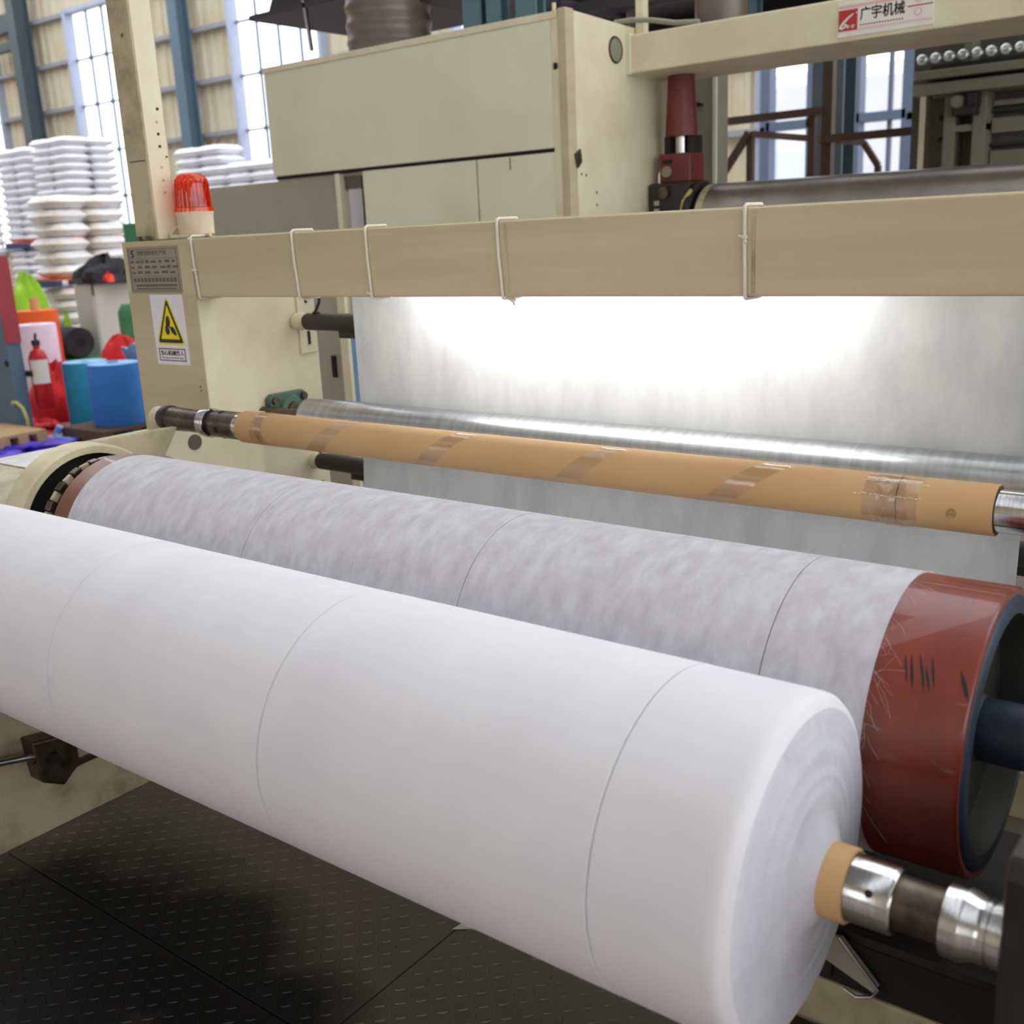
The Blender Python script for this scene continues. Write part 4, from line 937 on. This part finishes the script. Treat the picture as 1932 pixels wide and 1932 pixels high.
# ================================================================== OVERHEAD GEAR
du = thing('spiral_duct', 'brown grey ribbed duct rising from the cabinet roof', 'duct', (-4.62, 4.9, HZT))
pr = [(0, 0.245)]; z_ = 0.0
while z_ < 1.6:
    pr += [(z_+0.02, 0.245), (z_+0.035, 0.252), (z_+0.05, 0.252), (z_+0.065, 0.245)]; z_ += 0.095
q = MB(); q.lathe((-4.62, 4.95, HZT), (0, 0, 1), pr, 48); q.build('duct_body', 'duct', du)
MB().box(-5.85, -4.75, 4.95, 6.2, 2.99, 3.02).build('hood_skirt', 'hood', du)
MB().prism([(-5.85, 3.02), (-4.2, 3.02), (-4.5, 3.6), (-5.5, 3.6)], 'y', 5.1, 6.2).build('hood', 'hood', du)
MB().box(-4.37, -4.08, 4.95, 6.2, 2.88, 2.98).build('hood_arm', 'hood', du)
MB().bar((-5.36, 4.96, 3.3), (-5.30, 4.96, 2.74), 0.02, 0.02).build('hanger', 'steel', du)
og = thing('overhead_deck', 'dark steel deck high over the press', 'gantry', (-1.4, 6.7, 2.75))
MB().box(-4.4, 1.5, 6.3, 7.4, 2.98, 3.4).build('deck_plate', 'darkgear', og)
MB().box(-4.3, 1.5, 7.2, 7.3, 2.78, 3.0).build('back_sheet', 'darkgear', og)
for sgn in (-4.25, 1.3): MB().box(sgn, sgn+0.15, 6.6, 6.75, 0, 2.98).build('leg', 'darkgear', og)
q = MB().box(-4.0, -2.0, 5.62, 5.66, 2.80, 2.86).build('pipe_tray', 'hood', og)
for x in (-3.9, -2.1): MB().box(x, x+0.04, 5.63, 6.3, 2.86, 2.90).build('tray_arm', 'hood', og)
MB().box(-3.9, -1.6, 6.25, 6.3, 2.9, 3.4).build('fascia', 'hood', og)
def teal(x0, x1, y, z0, label, m='teal_steel'):
    t = thing('steel_upright', label, 'post', ((x0+x1)/2, y+0.05, z0))
    MB().box(x0, x1, y, y+0.02, z0, 3.9).build('flange', m, t); MB().box(x0, x1, y+0.08, y+0.10, z0, 3.9).build('flange', m, t)
    MB().box((x0+x1)/2-0.01, (x0+x1)/2+0.01, y+0.02, y+0.08, z0, 3.9).build('web_plate', m, t)
    MB().box(x0-0.01, x1+0.01, y-0.01, y+0.11, z0, z0+0.012).build('foot_plate', m, t)
teal(-4.06, -3.94, 4.95, HZT+0.001, 'teal upright on the cabinet roof nearest the ribbed duct')
teal(-3.91, -3.82, 4.97, HZT+0.001, 'middle teal upright on the cabinet roof')
teal(-3.73, -3.60, 5.0, HZT+0.001, 'teal upright on the cabinet roof furthest from the ribbed duct')
teal(-3.02, -2.86, 6.12, 2.60, 'teal upright rising behind the cream pipe')
teal(-2.02, -1.86, 5.75, 2.95, 'dark upright behind the yoke beam near the sign', 'dark_column')
gm = thing('motor', 'dark brown grey motor drum standing on the yoke beam', 'motor', (-2.62, 5.2, 2.505))
q = MB(); q.lathe((-2.62, 5.22, 2.506), (0, 0, 1), [(0, 0.16), (0.03, 0.16), (0.035, 0.13), (0.5, 0.13), (0.52, 0.11), (0.9, 0.11)], 28); q.build('motor_body', 'duct', gm)
cp = MB().box(-2.972, -2.925, 4.98, 5.03, 2.513, 3.3).build('cream_pipe', 'cream', None, 0.004, loc=(-2.95, 5.0, 2.513)); tag(cp, 'slim cream pipe standing at the cabinet end of the yoke', 'pipe')
gh = MB().tube([(-3.06, 4.93, 2.58), (-2.95, 4.925, 2.575), (-2.85, 4.925, 2.56), (-2.72, 4.93, 2.53), (-2.6, 4.95, 2.52)], 0.012, 8).build('grey_hose', 'greygreen', None, loc=(-2.8, 4.93, 2.52)); tag(gh, 'grey hose lying on the yoke beam beside the cream pipe', 'hose')

# handrail behind
hr = thing('handrail', 'brown angle iron handrail behind the press roll', 'handrail', (-3.0, 8.0, 0))
def rail(p0, p1, w=0.055, m='brownsteel', name='rail'): MB().bar(p0, p1, w, w).build(name, m, hr)
rail((-4.05, 8, 2.335), (-3.20, 8, 2.34)); rail((-3.20, 8, 2.14), (-1.0, 8, 2.14))
rail((-3.285, 8.03, 0), (-3.285, 8.03, 2.34), 0.05, name='post'); rail((-3.17, 8.05, 0), (-3.17, 8.05, 2.85), 0.075, name='post')
rail((-4.02, 7.95, 1.88), (-3.755, 7.95, 2.235), 0.05, name='brace'); rail((-3.75, 7.97, 0), (-3.75, 7.97, 2.235), 0.05, name='post')
rail((-3.75, 7.97, 2.225), (-3.10, 8.6, 2.13), 0.045); rail((-3.10, 8.6, 2.13), (-2.98, 8.6, 1.95), 0.045); rail((-2.98, 8.6, 0), (-2.98, 8.6, 1.95), 0.045, name='post')

# spinning head with a row of bright pump caps
sh2 = thing('spinning_head', 'grey green machine bank with a row of bright round caps', 'machine', (-1.7, 7.9, 0))
MB().box(-2.47, 1.0, 7.75, 7.95, 0.0, 2.9).build('back_panel', 'greengrey_dark', sh2)
MB().box(-2.36, 1.0, 7.40, 7.74, 2.405, 2.455).build('upper_rail', 'greygreen', sh2, 0.006)
MB().box(-2.37, 1.0, 7.42, 7.74, 2.31, 2.38).build('lower_rail', 'greygreen', sh2, 0.006)
MB().box(-2.30, 1.0, 7.55, 7.74, 2.46, 2.50).build('cap_tray', 'darkgear', sh2)
MB().box(-2.10, -2.05, 7.56, 7.74, 2.50, 2.64).build('hanger', 'greygreen', sh2)
MB().box(-2.325, -2.29, 7.45, 7.5, 1.2, 2.31).build('white_pipe', 'cream', sh2)
MB().box(-2.285, -2.265, 7.46, 7.5, 1.2, 2.31).build('red_pipe', 'brownsteel', sh2)
for i in range(12):
    x = -2.335+i*0.084
    c = MB(); c.lathe((x, 7.56, 2.535+0.0*i), (0, -1, 0), [(0, 0.024), (0.05, 0.024), (0.056, 0.032), (0.085, 0.032), (0.092, 0.024), (0.092, 0.012), (0.085, 0.0)], 20)
    c.build('round_cap', 'chromeknob', sh2)
for x0, x1 in ((-2.20, -2.13), (-2.02, -1.94)): MB().box(x0, x1, 7.55, 7.74, 1.2, 2.31).build('upright', 'greygreen', sh2, 0.004)
MB().box(-2.20, -1.94, 7.56, 7.74, 2.08, 2.12).build('bridge', 'greygreen', sh2)
MB().cyl((-2.09, 7.5, 2.255), (-2.09, 7.42, 2.255), 0.05, 20, 0.036).build('pump_head', 'greygreen', sh2)
MB().box(-2.13, -1.98, 7.45, 7.56, 2.17, 2.235).build('pump_body', 'darkgear', sh2, 0.01)
MB().box(-2.03, -1.97, 7.42, 7.54, 2.22, 2.30).build('pump_motor', 'darkgear', sh2, 0.006)
for z0, z1, m in ((2.225, 2.255, 'greygreen'), (2.185, 2.20, 'darkgear'), (2.06, 2.15, 'greygreen'), (1.98, 2.0, 'darkgear'), (1.8, 1.95, 'greygreen')): MB().box(-1.93, 1.0, 7.66, 7.74, z0, z1).build('panel_rail', m, sh2)
for z_ in (2.18, 2.05): MB().cyl((-2.24, 7.6, z_), (-2.21, 7.6, z_), 0.02, 10).build('knob', 'dark', sh2)

# white roll glimpsed through the cabinet gap
wr = thing('white_roll', 'white fabric roll glimpsed through the cabinet door gap', 'fabric roll', (-6.08, 6.05, 0))
q = MB(); q.lathe((-6.08, 6.05, 1.55), (0, 0, 1), [(0, 0.11), (0.42, 0.11)], 24); q.build('roll_body', 'cloth', wr)
MB().box(-6.6, -5.95, 5.8, 6.3, 1.40, 1.55).build('upper_sack', 'sack', wr, 0.04)
MB().box(-6.6, -5.95, 5.8, 6.3, 1.34, 1.40).build('board', 'wood', wr)
MB().box(-6.6, -5.95, 5.8, 6.3, 0.0, 1.34).build('wrapped_pallet', 'bigbag', wr, 0.03)
bs = thing('blue_sheet', 'pale blue board seen between the upright and the web edge', 'panel', (-3.6, 4.1, 0))
MB().box(-4.44, -4.05, 4.20, 4.24, 0.0, 1.16).build('board', 'paleblue', bs)
gy = thing('grey_cabinet', 'grey cabinet door standing behind the black idler rollers', 'cabinet', (-3.3, 3.4, 0))
MB().box(-4.20, -3.60, 3.40, 3.44, 0.0, 1.60).build('door', 'grey_cream', gy, 0.003)
MB().box(-3.60, -3.548, 3.385, 3.405, 0.0, 1.60).build('door_edge', 'cream', gy, 0.003)
MB().box(-3.67, -3.65, 3.385, 3.40, 0.98, 1.08).build('handle', 'dark', gy)

# ================================================================== SACK STACKS
def sack_mesh(name, L, W, T, seed, m):
    rn = random.Random(seed); mb = MB(); nx, ny = 10, 8
    def f(u, v): return (max(0, 1-abs(u)**3.2)*max(0, 1-abs(v)**3.2))**0.15
    vs = []
    for sgn in (1, -1):
        for i in range(nx+1):
            for j in range(ny+1):
                u, v = 2*i/nx-1, 2*j/ny-1
                vs.append((u*L/2, v*W/2, T/2 + sgn*T/2*f(u, v)*(1+rn.uniform(-.06, .06))))
    W1 = ny+1; off = (nx+1)*W1
    for o in (0, off): mb.add(vs[o:o+off], [(i*W1+j, (i+1)*W1+j, (i+1)*W1+j+1, i*W1+j+1) for i in range(nx) for j in range(ny)], True)
    return mb.build(name, m, loc=(0, 0, 0))
first_sack = {}
def sack(kind, L, W, T, m, loc, rz, label, group):
    key = (kind,)
    if key not in first_sack: o = sack_mesh('sack', L, W, T, len(first_sack)+20, m); first_sack[key] = o
    else: o = first_sack[key].copy(); COL.objects.link(o)
    o.location = loc; o.rotation_euler = (random.uniform(-.008, .008), random.uniform(-.008, .008), rz+random.uniform(-.03, .03))
    tag(o, label, 'sack', group); return o
def pallet(x0, x1, y0, y1, z, m1, m2, label, h=0.13):
    t = thing('pallet', label, 'pallet', ((x0+x1)/2, (y0+y1)/2, z))
    for k in range(5):
        a = x0+(x1-x0)*k/5; MB().box(a+0.01, a+(x1-x0)/5-0.01, y0, y1, z+h-0.025, z+h).build('board', m1, t)
    for k in range(3):
        a = y0+(y1-y0-0.09)*k/2; MB().box(x0, x1, a, a+0.09, z, z+h-0.025).build('bearer', m2, t)
ORD = ['top', 'second', 'third', 'fourth', 'fifth', 'sixth', 'seventh', 'eighth', 'ninth', 'tenth', 'eleventh', 'twelfth', 'thirteenth',
       'fourteenth', 'fifteenth', 'sixteenth', 'seventeenth', 'eighteenth', 'nineteenth', 'twentieth']
def col_word(cells, i):
    cx, cy = cells[i][:2]; xs = sorted({c[0] for c in cells}); ys = sorted({c[1] for c in cells})
    w = []
    if len(ys) > 1: w.append('front' if cy == ys[0] else 'back')
    if len(xs) > 1: w.append('left' if cx == xs[0] else 'right')
    return ' '.join(w)
def stack(x0, x1, y0, y1, z, layers, T, m, kind, cells, label, group, jit=0.008):
    """cells: (x centre, y centre, length along x?, L, W)"""
    for k in range(layers):
        for ci, (cx, cy, L, W, rz) in enumerate(cells):
            lb = '%s course, %s' % (ORD[layers-1-k], label if len(cells) == 1 else label.replace('@', col_word(cells, ci)))
            sack(kind, L, W, T*0.97, m, (cx+random.uniform(-jit, jit), cy+random.uniform(-jit, jit), z+k*T), rz, lb, group)
# near dusty pile, two pallets high
cells = [(-14.22, 8.30, 0.60, 0.565, 0), (-14.22, 8.90, 0.60, 0.565, 0)]
pallet(-14.6, -13.9, 7.95, 9.2, 0.0, 'blue_plastic', 'blue_plastic', 'dark blue pallet on the floor under the dusty sacks')
stack(0, 0, 0, 0, 0.13, 6, 0.165, 'sack_dusty', 'a', cells, '@ dusty sack in the lower tier of the near pile', 'sacks in the lower tier of the near pile', 0.015)
pallet(-14.6, -13.9, 7.95, 9.2, 1.135, 'orange_plastic', 'blue_plastic', 'orange pallet between the two tiers of dusty sacks', 0.11)
stack(0, 0, 0, 0, 1.245, 6, 0.185, 'sack_dusty', 'b', cells, '@ dusty sack in the upper tier of the near pile', 'sacks in the upper tier of the near pile', 0.02)
# tall neat stack behind it
cells = [(-20.62, 12.1, 0.60, 0.56, 0), (-20.0, 12.1, 0.60, 0.56, 0), (-20.62, 12.68, 0.60, 0.56, 0), (-20.0, 12.68, 0.60, 0.56, 0)]
pallet(-20.95, -19.7, 11.8, 13.0, 0.0, 'wood', 'wood', 'wooden pallet on the floor under the tall stack')
stack(0, 0, 0, 0, 0.13, 10, 0.158, 'sack', 'c', cells[:1]+cells[1:2]+cells[3:], '@ white sack, lower tier of the tall stack', 'sacks in the lower tier of the tall stack')
pallet(-20.95, -19.7, 11.8, 13.0, 1.75, 'orange_plastic', 'blue_plastic', 'orange pallet halfway up the tall stack')
stack(0, 0, 0, 0, 1.88, 12, 0.155, 'sack', 'c', cells, '@ white sack, upper tier of the tall stack', 'sacks in the upper tier of the tall stack')
# stack at the left edge
cells = [(-22.02, 12.1, 0.60, 0.56, 0), (-21.4, 12.1, 0.60, 0.56, 0)]
pallet(-22.4, -21.05, 11.8, 12.5, 0.0, 'wood', 'wood', 'wooden pallet on the floor under the leftmost stack')
stack(0, 0, 0, 0, 0.13, 10, 0.155, 'sack', 'c', cells, '@ white sack, lower tier of the stack left of the tall one', 'sacks in the lower tier left of the tall stack')
pallet(-22.4, -21.05, 11.8, 12.5, 1.70, 'orange_plastic', 'blue_plastic', 'orange pallet halfway up the leftmost stack')
stack(0, 0, 0, 0, 1.83, 12, 0.152, 'sack', 'c', cells, '@ white sack, upper tier of the stack left of the tall one', 'sacks in the upper tier left of the tall stack')
cells = [(-22.75, 11.6, 0.62, 0.66, 0)]
stack(0, 0, 0, 0, 0.0, 20, 0.178, 'sack', 'c', cells, 'bulging white sack in the narrow column at the left edge', 'sacks in the narrow column at the left edge')
# stacks behind the beacon
for (xa, n_, lab) in ((-16.0, 20, 'left'), (-14.7, 18, 'right')):
    cells = [(xa, 12.1, 0.585, 0.56, 0), (xa+0.62, 12.1, 0.585, 0.56, 0)]
    w_ = 'taller' if lab == 'left' else 'shorter'
    stack(0, 0, 0, 0, 0.0, n_, 0.161, 'sack', 'c', cells, '@ white sack in the %s stack behind the red beacon' % w_, 'sacks in the %s stack behind the red beacon' % w_)

# ================================================================== COLOURED ROLLS AND HEAPS
def upright_roll(name, label, m, x, y, z0, r, h, cap=None, core='card', coreh=0.0, lean=(0, 0), band=None):
    t = thing(name, label, 'fabric roll', (x, y, z0)); d = Vector((lean[0], lean[1], 1))
    b = MB(); b.lathe((x, y, z0), d, [(0, r*0.97), (0.02, r), (h-0.02, r), (h, r*0.96), (h, 0.05)], 36, True, False); b.build('roll_body', m, t)
    if cap: b = MB(); b.lathe(Vector((x, y, z0))+d.normalized()*(h+0.001), d, [(0, r*0.95), (0.0, 0.05)], 36, False, False); b.build('roll_end', cap, t)
    if band:
        b = MB(); b.lathe(Vector((x, y, z0))+d.normalized()*(h-band[1]), d, [(0, r+0.004), (band[1]+0.003, r+0.004), (band[1]+0.003, 0.05)], 36, False, False); b.build('top_band', band[0], t)
    b = MB(); b.lathe(Vector((x, y, z0))+d.normalized()*(h-0.05), d, [(0, 0.05), (0.05+coreh, 0.05), (0.05+coreh, 0.042), (0.01, 0.042)], 24, False, False); b.build('core_tube', core, t)
    return t
pallet(-8.78, -8.12, 4.86, 5.50, 0.0, 'wood_dark', 'wood_dark', 'dark low pallet under the bright blue roll', 0.12)
upright_roll('blue_roll', 'bright blue fabric roll standing on a dark pallet', 'blue', -8.38, 5.20, 0.122, 0.225, 0.53, 'paleblue', 'paleblue', 0.015)
upright_roll('teal_roll', 'teal blue fabric roll behind the bright blue roll', 'cyan', -9.10, 5.36, 0.0, 0.20, 0.62, 'paleblue', 'paleblue', 0.0)
q = MB(); q.tube([(-8.76, 4.84, 0.13), (-8.80, 4.82, 0.06), (-8.72, 4.80, 0.02), (-8.5, 4.80, 0.02)], 0.03, 8)
tag(q.build('blue_strip', 'paleblue', loc=(-8.7, 4.8, 0)), 'loose pale blue cloth strip trailing from the dark pallet', 'cloth strip')
tb_ = thing('scrap_bin', 'low bin of crumpled pale blue cloth behind the blue rolls', 'bin', (-9.25, 6.15, 0))
MB().box(-9.65, -8.8, 6.0, 6.35, 0.0, 0.5).build('bin_body', 'blue', tb_, 0.02)
heap('crumpled_cloth', 'paleblue', (-9.22, 6.16, 0.5), 0.36, 0.2, 0.2, 4, 0.6, parent=tb_)
tag(heap('red_heap', 'red', (-10.02, 5.6, 0.0), 0.42, 0.32, 0.52, 6, 0.16), 'big heap of red cloth on the floor left of the teal roll', 'cloth heap')
tag(heap('red_heap', 'red', (-10.62, 6.72, 0.0), 0.42, 0.3, 0.66, 8, 0.15), 'rounded red cloth heap behind the teal roll', 'cloth heap')
tag(heap('red_heap', 'red', (-9.62, 5.1, 0.0), 0.40, 0.2, 0.08, 9, 0.4), 'flat red cloth lying beside the grey post', 'cloth heap')
upright_roll('pink_roll', 'pale pink and white roll in front of the orange one', 'pink', -11.02, 5.99, 0.0, 0.205, 0.87, 'pink', 'card', 0.0)
upright_roll('orange_roll', 'orange topped red roll with a core sticking up', 'orangered', -12.12, 6.62, 0.0, 0.235, 0.95, 'orange', 'card', 0.15, band=('orange', 0.15))
lm_ = heap('lime_heap', 'lime', (-13.62, 7.38, 0.0), 0.34, 0.32, 1.30, 12, 0.10); tag(lm_, 'tall lime green cloth bundle behind the orange roll', 'cloth heap')
lc_ = heap('lime_cone', 'lime', (-13.1, 7.56, 0.0), 0.08, 0.08, 0.84, 13, 0.08)
tag(lc_, 'small lime green cone above the black roll', 'cloth heap')
gb = MB().box(-12.98, -12.22, 7.06, 7.5, 0.0, 0.31).build('green_bale', 'greensheet', None, 0.05, 3, loc=(-12.6, 7.3, 0)); tag(gb, 'low green bale under the black roll', 'bale')
bl = thing('black_roll', 'black fabric roll lying on its side with its end showing', 'fabric roll', (-12.6, 7.3, 0.312))
q = MB(); q.lathe((-12.86, 7.30, 0.505), (0.97, -0.10, 0), [(0, 0.19), (0.52, 0.19), (0.535, 0.18), (0.525, 0.05)], 32, True, False); q.build('roll_body', 'black', bl)
q = MB(); q.lathe(Vector((-12.86, 7.30, 0.505))+Vector((0.97, -0.10, 0)).normalized()*0.515, (0.97, -0.10, 0), [(0, 0.05), (0.01, 0.0)], 20, False, False); q.build('core_hole', 'dark', bl)
bgb = thing('bulk_bag', 'tall grey white bulk bag with black scrap on top', 'bulk bag', (-12.6, 7.9, 0))
MB().box(-12.96, -12.50, 7.62, 8.2, 0.0, 1.20).build('bag_body', 'bigbag', bgb, 0.05, 4)
MB().box(-12.515, -12.498, 7.612, 7.63, 1.05, 1.19).build('tie_tape', 'ink', bgb)
bsx = heap('black_scrap', 'black', (-12.68, 7.98, 1.20), 0.36, 0.42, 0.27, 15, 0.45); tag(bsx, 'heap of black cloth scrap on top of the bulk bag', 'cloth heap')
tag(heap('red_scrap', 'orangered', (-12.42, 7.80, 1.205), 0.08, 0.07, 0.10, 16, 0.4), 'scrap of red cloth tucked in the black heap', 'scrap')
gl = thing('green_bundle', 'green film wrapped bundle beside the bulk bag', 'bundle', (-11.0, 7.2, 0))
q = MB(); q.lathe((-11.02, 7.22, 0.0), (0, 0, 1), [(0, 0.2), (0.9, 0.2), (0.99, 0.15), (1.02, 0.0)], 28); q.build('bundle_body', 'greensheet', gl)
MB().box(-11.24, -11.2, 7.6, 7.8, 0.0, 0.46).build('lime_base', 'lime', gl, 0.02)
gc = MB().box(-7.66, -7.25, 5.0, 5.3, 0.0, 1.79).build('green_cabinet', 'greenpaint', None, 0.01, loc=(-7.5, 5.1, 0)); tag(gc, 'green cabinet top showing just left of the cream post', 'cabinet')
# grey post with red stripe, extinguisher, hose
gpst = thing('grey_post', 'blue grey steel post with a dull red edge at the far left', 'post', (-9.25, 4.75, 0))
MB().box(-9.75, -9.15, 4.68, 4.82, 0.0, 1.60).build('post_body', 'blue_steel', gpst, 0.01)
MB().box(-9.15, -9.138, 4.68, 4.82, 0.85, 1.59).build('red_edge', 'redstripe', gpst)
MB().box(-9.55, -9.16, 4.674, 4.68, 0.0, 0.13).build('white_foot', 'white', gpst)
MB().cyl((-9.18, 4.672, 0.68), (-9.18, 4.68, 0.68), 0.03, 12).build('switch', 'dark', gpst)
MB().cyl((-9.175, 4.66, 0.33), (-9.175, 4.68, 0.33), 0.018, 10).build('tap', 'steel', gpst)
fe = thing('fire_extinguisher', 'red fire extinguisher with a white label hung behind the grey post', 'extinguisher', (-9.12, 4.935, 0.26))
q = MB(); q.lathe((-9.12, 4.935, 0.26), (0, 0, 1), [(0, 0.075), (0.012, 0.082), (0.44, 0.082), (0.50, 0.06), (0.525, 0.028), (0.55, 0.028)], 28); q.build('cylinder', 'extred', fe)
q = MB(); q.lathe((-9.12, 4.935, 0.53), (0, 0, 1), [(-0.05, 0.0828), (0.16, 0.0828)], 20, False, False, True, -3.1, -1.0); q.build('label_sheet', 'signwhite', fe)
MB().box(-9.145, -9.095, 4.905, 4.965, 0.81, 0.86).build('valve', 'navy', fe, 0.006)
MB().bar((-9.12, 4.935, 0.86), (-9.04, 4.90, 0.92), 0.02, 0.015).build('lever', 'navy', fe)
MB().box(-9.24, -9.10, 4.82, 4.86, 0.55, 0.60).build('hook', 'darksteel', fe)
MB().tube([(-9.17, 4.665, 0.34), (-9.09, 4.66, 0.345), (-9.02, 4.67, 0.30), (-8.99, 4.68, 0.20), (-9.02, 4.69, 0.10), (-9.08, 4.70, 0.02)], 0.014, 8).build('hose', 'hose', gpst)
# wooden pallet with purple film
pallet(-9.35, -8.62, 4.22, 4.64, 0.05, 'wood', 'wood', 'pale wooden pallet lying on purple film at the left edge', 0.10)
tag(heap('purple_film', 'purple', (-8.82, 4.36, 0.0), 0.50, 0.44, 0.07, 21, 0.6), 'crumpled purple film on the floor under the pale pallet', 'film')
